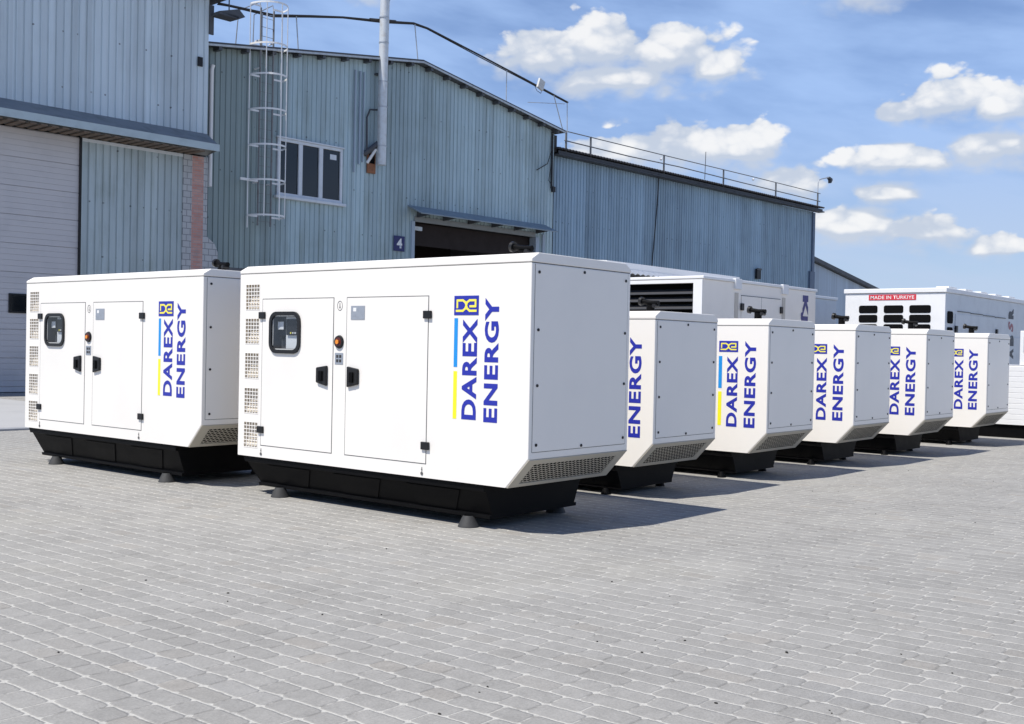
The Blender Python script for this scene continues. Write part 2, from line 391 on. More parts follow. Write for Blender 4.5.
# ------------------------------------------------------------------ ground
def sheet(name, pts, z, mat):
    mb = MB(); mb.quad(*[(p[0], p[1], z) for p in pts]); o = mb.build(name, mat); tag(o, kind='structure'); return o
ang = -.052
bs = Vector((math.cos(ang), math.sin(ang), 0)); bt = Vector((-math.sin(ang), math.cos(ang), 0))
sheet('ground', [(-400, -400), (900, -400), (900, 900), (-400, 900)], 0, PAVE)
def BP(s, t): return bs*s+bt*t
sheet('concrete_apron', [BP(-30, 18.3), BP(11.6, 18.3), BP(11.6, 62), BP(-30, 62)], .004, APRON)
kb = MB(); p = [BP(-30, 18.0), BP(11.6, 18.0), BP(11.6, 18.25), BP(-30, 18.25)]
kb.prism([(q.x, q.y, -.02) for q in p], (0, 0, .055)); tag(kb.build('kerb_strip', KERB, bevel=.01), kind='structure')

# ------------------------------------------------------------------ generators
def hexgrille(W, Hh, cell, wire, mb, conv):
    """honeycomb of flat wires over a W x Hh panel; conv(u, v, h) -> point"""
    def strip(a, b, k=1.5):
        d = Vector((b[0]-a[0], b[1]-a[1])); l = d.length
        if l < 1e-6: return
        n = Vector((-d.y, d.x))/l*wire*k/2
        mb.quad(conv(a[0]+n.x, a[1]+n.y), conv(b[0]+n.x, b[1]+n.y), conv(b[0]-n.x, b[1]-n.y), conv(a[0]-n.x, a[1]-n.y))
    h = cell*.50; row = 0; v = 0
    while v < Hh:
        off = cell/2 if row % 2 else 0; u = -cell/2+off
        while u < W:
            a = (max(u, 0), v); m_ = (min(max(u+cell/2, 0), W), min(v+h*.35, Hh)); b = (min(u+cell, W), v)
            strip(a, m_) if a[0] < m_[0] else None
            strip(m_, b) if m_[0] < b[0] else None
            if 0 < u < W: strip((u, v), (u, max(v-h*.65, 0)), .7)
            u += cell
        v += h; row += 1

def make_genset(T):
    W, L, zs, zt, zl, zb, sy = T['W'], T['L'], T['zs'], T['zt'], T['zl'], T['zb'], T['sy']
    root = empty('generator')
    vents = T['vents']; win = T['win']
    # body with recessed vents and an instrument window
    mb = MB()
    hw = (win[0]+.045, win[1]-.045, win[2]+.045, win[3]-.045)
    holes = [tuple(v) for v in vents]+[hw]
    holed_sheet(mb, lambda y, z: (0, y, z), sy, L, zb, zs, holes)
    vz = sorted({zb, zs, *[h[2] for h in holes], *[h[3] for h in holes]})
    mb.quad((0, 0, zl), *[(0, sy, z) for z in vz], (0, 0, zs))
    mb.quad((W, 0, zl), (W, 0, zs), (W, sy, zs), (W, sy, zb)); mb.quad((W, sy, zb), (W, sy, zs), (W, L, zs), (W, L, zb))
    mb.quad((0, 0, zl), (0, 0, zs), (W, 0, zs), (W, 0, zl)); mb.quad((0, L, zb), (W, L, zb), (W, L, zs), (0, L, zs))
    mb.quad((0, 0, zl), (W, 0, zl), (W, sy, zb), (0, sy, zb)); mb.quad((0, sy, zb), (W, sy, zb), (W, L, zb), (0, L, zb))
    mb.quad((0, 0, zs), (0, L, zs), (W, L, zs), (W, 0, zs))
    mb.build('body', WHITE, root, bevel=.007, weld=True)
    for a, b, c, d in vents:
        mv_ = MB(); dp = .065
        mv_.quad((dp, a, c), (dp, b, c), (dp, b, d), (dp, a, d))
        mv_.quad((.001, a, c), (dp, a, c), (dp, a, d), (.001, a, d)); mv_.quad((.001, b, c), (dp, b, c), (dp, b, d), (.001, b, d))
        mv_.quad((.001, a, d), (dp, a, d), (dp, b, d), (.001, b, d)); mv_.quad((.001, a, c), (dp, a, c), (dp, b, c), (.001, b, c))
        # slanted baffle filling the lower half
        mv_.quad((.012, a+.001, c+.002), (.012, b-.001, c+.002), (dp-.004, b-.001, (c+d)/2), (dp-.004, a+.001, (c+d)/2))
        vo = mv_.build('side_vent', BEIGE, root)
        mg = MB(); nn, mm = 5, 7
        for i in range(nn+1):
            y = a+(b-a)*i/nn; mg.box(-.002, .004, y-.0030, y+.0045, c, d)
        for j in range(mm+1):
            z = c+(d-c)*j/mm; mg.box(-.0025, .0035, a, b, z-.0030, z+.0045)
        mg.build('vent_grid', WHITE, vo)
    # roof cap with folded long edges
    e = .004; gz = zs+.006
    mb = MB(); mb.prism([(-e, -e, gz), (W+e, -e, gz), (W+e, -e, zt-.05), (W-.085, -e, zt), (.085, -e, zt), (-e, -e, zt-.05)], (0, L+2*e, 0))
    mb.build('roof', WHITE, root, bevel=.006)
    MB().box(.004, W-.004, .004, L-.004, zs-.002, gz+.002).build('roof_seam', LINEG, root)
    # end panel, bolts
    ep = MB(); ep.box(.045, W-.045, -.003, .002, zl+.055, zs-.008); epo = ep.build('end_panel', WHITE, root, bevel=.0015)
    sm = MB(); sm.box(.041, W-.041, -.0012, .001, zl+.050, zl+.0545); sm.box(.0405, .0445, -.0012, .001, zl+.055, zs-.008); sm.box(W-.0445, W-.0405, -.0012, .001, zl+.055, zs-.008)
    sm.build('panel_seam', LINEG, epo)
    H_ = zs-zl
    for bx, bz in ((.09, zs-.07), (W/2, zs-.035), (W-.08, zs-.07), (.09, zl+H_*.66), (W-.08, zl+H_*.66), (.09, zl+H_*.375), (W-.08, zl+H_*.375), (.09, zl+.11), (W/2, zl+.075), (W-.08, zl+.11)):
        m2 = MB(); m2.cyl((bx, -.003, bz), (bx, -.010, bz), .0125, n=12); m2.build('bolt', RUB, epo)
    # sloped lower grille
    sl_ = Vector((0, sy, zb-zl)); Ls = sl_.length; sd = sl_/Ls; nrm = Vector((0, sd.z, -sd.y))
    if nrm.z > 0: nrm = -nrm
    o0 = Vector((0, 0, zl))
    def cv(u, v, h=.008): return o0+Vector((u, 0, 0))+sd*v+nrm*h
    mx, m1, m2_ = .12, .055, .042
    bk = MB(); bk.quad(cv(mx, m1, .0015), cv(W-mx, m1, .0015), cv(W-mx, Ls-m2_, .0015), cv(mx, Ls-m2_, .0015)); bo = bk.build('lower_grille', DARK, root)  # black plate on the solid body stands for unlit depth behind the mesh
    hg = MB(); hexgrille(W-2*mx, Ls-m1-m2_, .052, .0072, hg, lambda u, v: cv(mx+u, m1+v)); hg.build('honeycomb', TAUPE, bo)
    fr = MB()
    for u0, u1, v0, v1 in ((.004, W-.004, .003, m1), (.004, W-.004, Ls-m2_, Ls-.003), (.004, mx, m1, Ls-m2_), (W-mx, W-.004, m1, Ls-m2_)):
        a = [cv(u0, v0, .001), cv(u1, v0, .001), cv(u1, v1, .001), cv(u0, v1, .001)]
        fr.prism([tuple(q) for q in a], tuple(nrm*.008))
    fr.build('grille_frame', TAUPE, bo)
    # doors: thin raised plates; dark strips round them stand for the shaded gap
    for i, (a, b, c, d) in enumerate(T['doors']):
        dr = MB(); hs_ = [hw] if a < hw[0] < b else []
        holed_sheet(dr, lambda y, z: (-.0030, y, z), a, b, c, d, hs_)
        for q in ((a, a, c, d), (b, b, c, d)): dr.quad((-.0030, q[0], c), (.001, q[0], c), (.001, q[0], d), (-.0030, q[0], d))
        dr.quad((-.0030, a, c), (-.0030, b, c), (.001, b, c), (.001, a, c)); dr.quad((-.0030, a, d), (-.0030, b, d), (.001, b, d), (.001, a, d))
        do = dr.build('door', WHITE, root, weld=True)
        se = MB(); g = .0075
        se.box(-.0012, .002, a-g, b+g, d, d+g); se.box(-.0012, .002, a-g, b+g, c-g, c); se.box(-.0012, .002, a-g, a, c, d); se.box(-.0012, .002, b, b+g, c, d)
        se.build('door_gap_line', LINEG, do)
        hy = b if T['hinge'][i] else a
        for hz in T['hingez']:
            hm = MB(); hm.box(-.022, -.001, hy-.045, hy+.045, hz-.033, hz+.033); hm.build('hinge', RUB, do, bevel=.004)
        # paddle latch
        ky = a+.13 if T['hinge'][i] else b-.1; kz = T['hz']; s_ = 1 if T['hinge'][i] else -1
        la = MB(); la.prism([(-.001, ky-.07*s_, kz-.095), (-.001, ky+.075*s_, kz-.065), (-.001, ky+.075*s_, kz+.075), (-.001, ky-.07*s_, kz+.095)], (-.028, 0, 0)); lo = la.build('latch', RUB, do, bevel=.01)
        lk = MB(); lk.box(-.044, -.0285, ky-.026, ky+.026, kz-.05, kz+.045); lk.build('paddle', BLACK, lo, bevel=.006)
    # instrument window
    y0, y1, z0, z1 = win
    ring = MB(); A = rrect(y0, y1, z0, z1, .10); B = rrect(y0+.035, y1-.035, z0+.035, z1-.035, .07); n = len(A)
    for i in range(n):
        j = (i+1) % n
        for xa, xb in ((-.022, -.004),):
            ring.quad((xa, *A[i]), (xa, *A[j]), (xa, *B[j]), (xa, *B[i])); ring.quad((xa, *A[i]), (xa, *A[j]), (xb, *A[j]), (xb, *A[i])); ring.quad((xa, *B[i]), (xa, *B[j]), (.0, *B[j]), (.0, *B[i]))
    wf = ring.build('window_frame', RUB, root, weld=True, smooth=True)
    pn = MB(); pn.quad(*[(-.012, *q) for q in B]); pn.build('pane', CLEAR, wf)
    bx = MB(); a, b, c, d = hw; dp = .085
    bx.quad((dp, a, c), (dp, b, c), (dp, b, d), (dp, a, d))
    bx.quad((.001, a, c), (dp, a, c), (dp, a, d), (.001, a, d)); bx.quad((.001, b, c), (dp, b, c), (dp, b, d), (.001, b, d))
    bx.quad((.001, a, d), (dp, a, d), (dp, b, d), (.001, b, d)); bx.quad((.001, a, c), (dp, a, c), (dp, b, c), (.001, b, c))
    cb = bx.build('instrument_recess', DARKG, root)
    fa = MB(); fa.box(dp-.03, dp-.002, a+.002, a+(b-a)*.66, c+.002, d-.002); fa.build('instrument_panel', WHITEB, cb)
    sc = MB(); sc.box(dp-.050, dp-.031, a+.012, a+(b-a)*.60, c+(d-c)*.42, d-.025); sc.build('display', RUB, cb, bevel=.006)
    for q in range(4):
        bb = MB(); yy = a+.045+q*.033; bb.cyl((dp-.056, yy, c+(d-c)*.49), (dp-.051, yy, c+(d-c)*.49), .009, n=10); bb.build('button', YEL2 if q == 3 else WHITEB, cb)
    st = MB(); st.box(dp-.045, dp-.040, b-.10, b-.015, d-.125, d-.05); st.build('warning_sticker', WHITEB, cb)
    kn = MB(); kn.cyl((dp-.04, b-.055, c+.11), (dp-.002, b-.055, c+.11), .022, n=12); kn.build('knob', RUB, cb)
    # emergency stop, plates, earth mark
    ey = T['ey']; ez = T['ez']
    es = MB(); es.cyl((-.002, ey, ez), (-.018, ey, ez), .062, .055, n=24); eo = es.build('emergency_stop', RUB, root, smooth=True)
    e2 = MB(); e2.cyl((-.018, ey, ez), (-.0195, ey, ez), .042, n=20); e2.build('collar', newmat('dark_red_collar', (.09, .015, .012), .4), eo)
    e3 = MB(); e3.cyl((-.0195, ey, ez), (-.034, ey, ez), .016, .021, n=16); e3.build('push_button', ORANGE, eo, smooth=True)
    pl = MB(); pl.box(-.004, -.001, ey-.055, ey+.055, ez-.205, ez-.10); po = pl.build('lock_plate', STICK, root, bevel=.004)
    for yy, zz in ((-.02, .02), (.02, .02), (-.02, -.02), (.02, -.02)):
        k2 = MB(); k2.box(-.006, -.004, ey+yy-.014, ey+yy+.014, ez-.152+zz-.013, ez-.152+zz+.013); k2.build('key', FOOT, po)
    stk = T['stick']; s1 = MB(); s1.box(-.0065, -.0047, stk[0]-.09, stk[0]+.09, stk[1]-.062, stk[1]+.062); s1o = s1.build('data_plate', STICK, root)
    s2 = MB(); s2.box(-.0072, -.0066, stk[0]+.02, stk[0]+.06, stk[1]+.012, stk[1]+.045); s2.build('plate_emblem', WHITEB, s1o)
    em = MB(); ry = .036; gy, gz2 = ey, T['doors'][0][3]-.07
    C1 = [(gy+math.cos(R_(a_))*ry, gz2+math.sin(R_(a_))*ry*1.25) for a_ in range(0, 360, 15)]; C2 = [(gy+(q[0]-gy)*.88, gz2+(q[1]-gz2)*.88) for q in C1]
    for i in range(24):
        j = (i+1) % 24; em.quad((-.002, *C1[i]), (-.002, *C1[j]), (-.002, *C2[j]), (-.002, *C2[i]))
    em.box(-.0026, -.0018, gy-.003, gy+.003, gz2-.02, gz2+.025)
    em.quad((-.002, gy-.014, gz2-.006), (-.002, gy, gz2-.028), (-.002, gy+.014, gz2-.006), (-.002, gy, gz2-.016))
    em.build('earth_symbol', LINEG, root)
    for yy in T['eyes']:
        q = MB(); q.cyl((-.001, yy, zb+.035), (-.006, yy, zb+.035), .014, n=12); q.cyl((-.001, yy+.0, zb+.07), (-.006, yy, zb+.07), .006, n=8); q.box(-.004, -.001, yy-.0025, yy+.0025, zb+.035, zb+.09); q.build('keyhole', LINEG, root)
    # logo
    lg = T['logo']; ya, yb, za, zb_ = lg['em']
    hh = zb_-za; ww = yb-ya
    q = MB(); q.box(-.003, -.0008, ya, yb, za, zb_); lo = q.build('emblem', NAVY, root)
    st_ = MB(); tk = hh*.115
    lay = [0]
    def ln(pts):
        pts = [(yb-ww*u, za+hh*v) for u, v in pts]
        for (a1, b1), (a2, b2) in zip(pts, pts[1:]):
            d_ = Vector((a2-a1, b2-b1)); nn_ = Vector((-d_.y, d_.x)).normalized()*tk/2; d_ = d_.normalized()*tk*.35; lay[0] += 1; xo = -.0038-lay[0]*.00012
            st_.prism([(xo, a1-d_.x+nn_.x, b1-d_.y+nn_.y), (xo, a2+d_.x+nn_.x, b2+d_.y+nn_.y), (xo, a2+d_.x-nn_.x, b2+d_.y-nn_.y), (xo, a1-d_.x-nn_.x, b1-d_.y-nn_.y)], (.0006, 0, 0))
    ln([(.13, .40), (.13, .76), (.36, .76), (.46, .66), (.50, .50), (.46, .34), (.36, .22), (.10, .22)])
    ln([(.90, .22), (.64, .22), (.54, .34), (.50, .50), (.54, .66), (.64, .76), (.88, .76), (.88, .45), (.66, .45)])
    st_.build('monogram', YEL2, lo)
    y_, z_, w_, h_ = lg['t1']; fit_text('DAREX', (-.002, y_, z_), (0, 0, 1), (0, 1, 0), w_, h_, NAVY, 'lettering', root, .034)
    y_, z_, w_, h_ = lg['t2']; fit_text('ENERGY', (-.002, y_, z_), (0, 0, 1), (0, 1, 0), w_, h_, NAVY, 'lettering', root, .034)
    for mt, zz in ((CYAN, lg['b1']), (YEL, lg['b2'])):
        q = MB(); q.box(-.002, -.0006, lg['by'][0], lg['by'][1], zz[0], zz[1]); q.build('stripe', mt, root)
    # skid base
    ins, y0b, hb = .13, T['by0'], T['hb']; fl_ = T['fl']; y1b = L-.06
    sk = MB()
    top = zb-.004; sec = [(.02, top), (.02, top-.055), (.05, top-.06), (ins, hb+.03), (ins-fl_, hb+.03), (ins-fl_, hb), (W-ins+fl_, hb), (W-ins+fl_, hb+.03), (W-ins, hb+.03), (W-.05, top-.06), (W-.02, top-.055), (W-.02, top)]
    a = [sk.bm.verts.new((x, y0b, z)) for x, z in sec]
    b = [sk.bm.verts.new((x, y1b-(top-z)*.55, z)) for x, z in sec]; n = len(sec)
    for i in range(n): sk.bm.faces.new((a[i], a[(i+1) % n], b[(i+1) % n], b[i]))
    sk.bm.faces.new(a[::-1]); sk.bm.faces.new(b)
    so_ = sk.build('skid_base', BLACK, root, bevel=.003)
    # fork and stiffener plates on the slanted long side
    def onside(y, f, o=.004): # f 0 top .. 1 bottom
        x = .05+(ins-.05)*f; z = (top-.06)+((hb+.03)-(top-.06))*f; return (x-o, y, z)
    for f0 in (.06, .36, .66):
        ya_, yb_ = y0b+(y1b-y0b)*f0+.1, y0b+(y1b-y0b)*(f0+.2)+.1
        q = MB(); P4 = [onside(ya_, .05), onside(yb_, .05), onside(yb_-.10, .95), onside(ya_+.10, .95)]
        q.prism(P4, (-.004, 0, 0)); q.build('pocket_plate', BLACK, so_)
    for yy in T['feet']:
        for xx in (.10, W-.10):
            q = MB(); fr_ = T['fr']; q.cyl((xx, yy, 0), (xx, yy, .012), fr_+.004, fr_, n=20); q.cyl((xx, yy, .012), (xx, yy, hb+.01), fr_, fr_*.55, n=20, caps=False); q.build('rubber_foot', T['fm'], root, smooth=True)
    # exhaust
    xs_, ys_ = T['ex']
    q = MB(); q.cyl((xs_, ys_, zt-.01), (xs_, ys_, zt+.012), .07, n=20); q.cyl((xs_, ys_, zt+.012), (xs_, ys_, zt+.09), .045, n=20)
    q.tube([(xs_, ys_-.10, zt+.105), (xs_, ys_, zt+.108), (xs_, ys_+.10, zt+.125)], .026, 14); eo = q.build('exhaust_pipe', BLACK, root, smooth=True)
    q = MB(); q.cyl((xs_, ys_+.10, zt+.125), (xs_, ys_+.13, zt+.130), .046, n=20); q.build('rain_cap', RUB, eo, smooth=True)
    q = MB(); q.cyl((xs_-.055, ys_-.07, zt+.075), (xs_+.03, ys_-.07, zt+.075), .022, n=12); q.build('clamp', RUB, eo, smooth=True)
    return root
def copy_tree(o, parent=None):
    c = o.copy(); COL.objects.link(c)
    if parent: c.parent = parent
    for ch in list(o.children): copy_tree(ch, c)
    return c

TA = dict(hb=.085, fl=.03, fr=.088, fm=FOOT, W=1.399, L=3.708, zs=2.172, zt=2.256, zl=.62, zb=.377, sy=.223,
    vents=[(3.40, 3.615, z, z+.25) for z in (.465, .80, 1.145, 1.485, 1.82)], win=(2.77, 3.225, 1.40, 1.80),
    doors=[(2.316, 3.345, .50, 1.92), (1.115, 2.13, .50, 1.92)], hinge=(True, False), hingez=(.65, 1.765), hz=1.205,
    ey=2.23, ez=1.52, stick=(1.985, 1.785), eyes=(3.34, 1.155), by0=.47, feet=(.70, 3.16), ex=(.70, .66),
    logo=dict(em=(.546, .816, 1.76, 1.92), t1=(.556, .90, .83, .16), t2=(.326, .89, 1.01, .15), by=(.772, .812), b1=(1.33, 1.735), b2=(.90, 1.295)))
TB = dict(hb=.06, fl=.001, fr=.05, fm=BLACK, W=1.254, L=3.10, zs=1.806, zt=1.895, zl=.571, zb=.323, sy=.233,
    vents=[(2.86, 3.02, z, z+.2) for z in (.42, .70, .98, 1.26, 1.53)], win=(2.32, 2.70, 1.16, 1.50),
    doors=[(1.92, 2.80, .44, 1.60), (.92, 1.76, .44, 1.60)], hinge=(True, False), hingez=(.58, 1.46), hz=1.0,
    ey=1.84, ez=1.26, stick=(1.62, 1.48), eyes=(2.8, .95), by0=.45, feet=(.62, 2.62), ex=(.63, .46),
    logo=dict(em=(.384, .634, 1.50, 1.63), t1=(.384, .62, .83, .14), t2=(.150, .62, 1.01, .145), by=(.590, .636), b1=(1.07, 1.45), b2=(.63, 1.03)))
# hinge side: the left door hangs on its outer (far) edge, the right door on its near edge
def latch_fix(T): return T
GG = 'white generators lettered in blue'
ga = make_genset(TA); ga.location = (6.833, 5.444, 0)
tag(ga, 'largest and foremost white generator, whole long side with both doors and lettering in view', 'generator', GG)
fy = 3.62/3.708
fz = lambda z: .413+(z-.377)*(2.158-.413)/(2.172-.377)
T0 = dict(TA); T0.update(L=3.62, zs=2.158, zt=2.24, zl=.651, zb=.413, vents=[(a*fy, b*fy, fz(c), fz(d)) for a, b, c, d in TA['vents']], win=(TA['win'][0]*fy, TA['win'][1]*fy, fz(1.40), fz(1.80)),
    doors=[(a*fy, b*fy, fz(c), fz(d)) for a, b, c, d in TA['doors']], hingez=[fz(z) for z in TA['hingez']], hz=fz(TA['hz']), ey=TA['ey']*fy, ez=fz(TA['ez']), stick=(TA['stick'][0]*fy, fz(TA['stick'][1])),
    eyes=[y*fy for y in TA['eyes']], feet=(.74, 3.04))
LG = TA['logo']; k_ = .03
T0['logo'] = dict(em=(LG['em'][0]-k_, LG['em'][1]-k_, fz(1.76), fz(1.92)), t1=(LG['t1'][0]-k_, fz(.90), .81, .16), t2=(LG['t2'][0]-k_, fz(.89), .985, .15), by=(LG['by'][0]-k_, LG['by'][1]-k_), b1=(fz(1.33), fz(1.735)), b2=(fz(.90), fz(1.295)))
g0 = make_genset(T0); g0.location = (6.698, 9.58, 0)
tag(g0, 'white generator at the far left, behind the foremost one and before the roller door', 'generator', GG)
gb = make_genset(TB)
labs = ['small white generator just right of the foremost one, only the word ENERGY showing',
        'small white generator in the row with its blue and yellow stripes both in view',
        'small white generator in front of the gap between the cream and slotted containers',
        'small white generator standing directly in front of the slotted white container',
        'last small white generator at the far right end of the row']
pos = [(9.418, 5.925), (11.758, 5.866), (14.073, 5.784), (16.365, 5.653), (19.174, 5.619)]
for i, (x, y) in enumerate(pos):
    o = gb if i == 0 else copy_tree(gb)
    o.location = (x, y, 0); tag(o, labs[i], 'generator', GG)

# ------------------------------------------------------------------ big container units behind the row
def louvre_unit():
    x, y, T, L, W = 18.44, 10.57, 2.9, 5.0, 2.6
    r = empty('container_generator', (x, y, 0)); tag(r, 'cream container generator with a big black louvred end and navy letters on its side', 'container')
    hl = (.20, 2.35, 1.2, 2.79)
    mb = MB(); holed_sheet(mb, lambda a, b: (0, a, b), 0, W, .35, T-.03, [hl])
    mb.quad((L, 0, .35), (L, W, .35), (L, W, T-.03), (L, 0, T-.03)); mb.quad((0, W, .35), (L, W, .35), (L, W, T-.03), (0, W, T-.03)); mb.quad((0, 0, .35), (L, 0, .35), (L, W, .35), (0, W, .35))
    mb.quad((0, 0, T-.03), (0, W, T-.03), (L, W, T-.03), (L, 0, T-.03)); mb.quad((0, 0, .35), (L, 0, .35), (L, 0, T-.03), (0, 0, T-.03))
    mb.build('body', CREAM, r, bevel=.01, weld=True)
    q = MB(); q.box(-.03, L+.03, -.03, W+.03, T-.028, T+.03); q.build('roof', WHITE2, r, bevel=.012)
    q = MB()
    for u0, u1, v0, v1 in ((0, hl[0]-.004, .36, T-.04), (hl[1]+.004, W, .36, T-.04), (hl[0]-.004, hl[1]+.004, hl[3]+.003, T-.04), (hl[0]-.004, hl[1]+.004, .36, hl[2]-.004)): q.box(-.02, -.002, u0, u1, v0, v1)
    q.build('end_frame', WHITE2, r, bevel=.004)
    q = MB(); q.quad((.30, hl[0], hl[2]), (.30, hl[1], hl[2]), (.30, hl[1], hl[3]), (.30, hl[0], hl[3]))
    for a in (hl[0], hl[1]): q.quad((0, a, hl[2]), (.3, a, hl[2]), (.3, a, hl[3]), (0, a, hl[3]))
    for a in (hl[2], hl[3]): q.quad((0, hl[0], a), (.3, hl[0], a), (.3, hl[1], a), (0, hl[1], a))
    q.build('louvre_recess', DARK, r)
    for k in range(10):
        z = hl[3]-.20-.145*k
        if z < hl[2]+.05: break
        s_ = MB(); s_.prism([(.03, hl[0]+.004, z), (.2, hl[0]+.004, z+.085), (.2, hl[0]+.004, z+.10), (.03, hl[0]+.004, z+.03)], (0, hl[1]-hl[0]-.008, 0)); s_.build('louvre_blade', BLACKG, r)
    for a in (1.30, 3.38):
        b1 = MB(); b1.box(a-.10, a+.16, -.05, .02, T-.16, T+.045); b1.build('lifting_bracket', WHITE2, r, bevel=.008)
        for z0 in (2.17, 1.55):
            q = MB(); q.box(a-.05, a+.09, -.012, -.002, z0, z0+.5); q.build('side_vent', TAUPE2, r, bevel=.003)
    d = MB(); d.box(1.52, 3.22, -.014, -.003, .6, 2.62); do = d.build('double_door', CREAM, r, bevel=.003)
    q = MB(); q.box(2.366, 2.374, -.0155, -.0142, .6, 2.62); q.build('door_gap', LINEG, do)
    q = MB(); q.box(1.51, 3.23, -.0155, -.002, 2.622, 2.632); q.build('door_gap_line', LINEG, do)
    for a in (1.47, 3.2):
        q = MB(); q.box(a, a+.11, -.045, -.0145, 2.33, 2.47); q.build('hinge', RUB, do, bevel=.006)
    fit_text('KJ', (4.25, -.004, 2.77), (0, 0, -1), (1, 0, 0), .60, .36, NAVY2, 'lettering', r, .07)
    q = MB(); q.box(.1, L-.1, .1, W-.1, 0, .345); q.build('skid_base', BLACK, r)
NAVY2 = newmat('faded_navy', (.05, .05, .20), .5)
BLACKG = newmat('dark_grey_blade', (.075, .075, .08), .4, var=.4, vscale=4)
TAUPE2 = newmat('sand_panel', (.58, .53, .46), .6)
louvre_unit()

def grey_unit():
    x, y, T, L, W = 22.6, 12.3, 2.98, 6.0, 2.2
    r = empty('container_generator', (x, y, 0)); tag(r, 'pale grey container generator, only its side showing between the cream unit and the slotted one', 'container')
    q = MB(); q.box(0, L, 0, W, .3, T-.04); q.build('body', GREY2, r, bevel=.01)
    q = MB(); q.box(-.03, L+.03, -.03, W+.03, T-.038, T+.03); q.build('roof', WHITE2, r, bevel=.012)
    q = MB(); q.box(2.4, 4.2, -.012, -.002, .5, 2.35); d = q.build('door', GREY2, r, bevel=.003)
    q = MB(); q.box(2.5, 2.58, -.05, -.013, 1.96, 2.12); q.build('latch', RUB, d, bevel=.005)
    for k in range(3):
        q = MB(); q.box(2.55+.05*k, 3.9-.1*k, -.02, -.002, 2.43+.05*k, 2.445+.05*k); q.build('drip_strip', LINEG, r)
    q = MB(); q.box(.1, L-.1, .1, W-.1, 0, .295); q.build('skid_base', BLACK, r)
grey_unit()

def slotted_unit():
    x, y, T, L, W = 23.98, 7.90, 2.95, 7.6, 2.2
    r = empty('container_generator', (x, y, 0)); tag(r, 'white container generator with rows of black slots and a red MADE IN TURKIYE label', 'container')
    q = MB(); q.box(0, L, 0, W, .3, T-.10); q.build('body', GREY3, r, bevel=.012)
    q = MB(); q.box(-.022, -.001, .002, W-.002, .31, T-.105); q.build('end_panel', WHITE2, r, bevel=.004)
    q = MB(); q.box(-.05, L+.03, -.03, W+.03, T-.098, T); q.build('roof', WHITE2, r, bevel=.012)
    cols = [(.30, .76), (.89, 1.32), (1.46, 1.88)]
    for a, b in cols:
        for k in range(6):
            z1 = 2.585-.205*k; pts = rrect(a, b, z1-.17, z1, .045)
            s_ = MB(); s_.prism([(-.023, *p_) for p_ in pts], (-.006, 0, 0)); s_.build('air_slot', DARK, r, smooth=False)
    q = MB(); q.box(-.030, -.0225, .62, 1.66, 2.70, 2.82); lb = q.build('label', REDM, r)
    fit_text('MADE IN TURKIYE', (-.0305, 1.62, 2.722), (0, -1, 0), (0, 0, 1), .96, .074, WHITEB, 'lettering', lb, .012)
    for z in (2.20, 1.86, 1.52):
        pts = rrect(.10, .46, z, z+.26, .06); s_ = MB(); s_.prism([(p_[0], -.004, p_[1]) for p_ in pts], (0, -.006, 0)); s_.build('side_slot', DARK, r)
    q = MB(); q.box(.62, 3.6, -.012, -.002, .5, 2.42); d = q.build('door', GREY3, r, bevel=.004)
    for a in (.64, 3.55):
        q = MB(); q.box(a-.06, a+.05, -.05, -.013, 2.02, 2.16); q.build('hinge', RUB, d, bevel=.005)
    q = MB(); q.box(1.55, 1.66, -.05, -.013, 1.95, 2.12); q.build('latch', RUB, d, bevel=.005)
    for k in range(4):
        q = MB(); q.box(.75+.9*k, 1.6+.9*k, -.02, -.004, 2.47-.012*k, 2.485-.012*k); q.build('drip_strip', LINEG, r)
    for k in range(5):
        q = MB(); q.box(.25+1.1*k, .75+1.1*k, .02, .3, T+.002, T+.045); q.build('roof_rib', WHITE2, r, bevel=.01)
    q = MB(); q.box(3.9, 5.6, -.02, -.002, .5, 2.0); q.build('side_panel', GREY2, r, bevel=.004)
    fit_text('R', (4.98, -.004, 2.44), (0, 0, 1), (-1, 0, 0), .26, .42, CHAR, 'lettering', r, .09)
    fit_text('S', (4.98, -.004, 2.12), (0, 0, 1), (-1, 0, 0), .26, .42, REDL, 'lettering', r, .05, .3)
    fit_text('B', (4.98, -.0205, 1.78), (0, 0, 1), (-1, 0, 0), .26, .42, CHAR, 'lettering', r, .09)
    fit_text('A', (4.98, -.0205, 1.46), (0, 0, 1), (-1, 0, 0), .26, .42, CHAR, 'lettering', r, .09)
    q = MB(); q.box(.1, L-.1, .1, W-.1, 0, .295); q.build('skid_base', BLACK, r)
CHAR = newmat('charcoal_lettering', (.03, .035, .05), .5)
REDL = newmat('muted_red_lettering', (.35, .12, .14), .5)
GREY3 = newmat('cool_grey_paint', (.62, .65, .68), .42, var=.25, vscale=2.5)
slotted_unit()

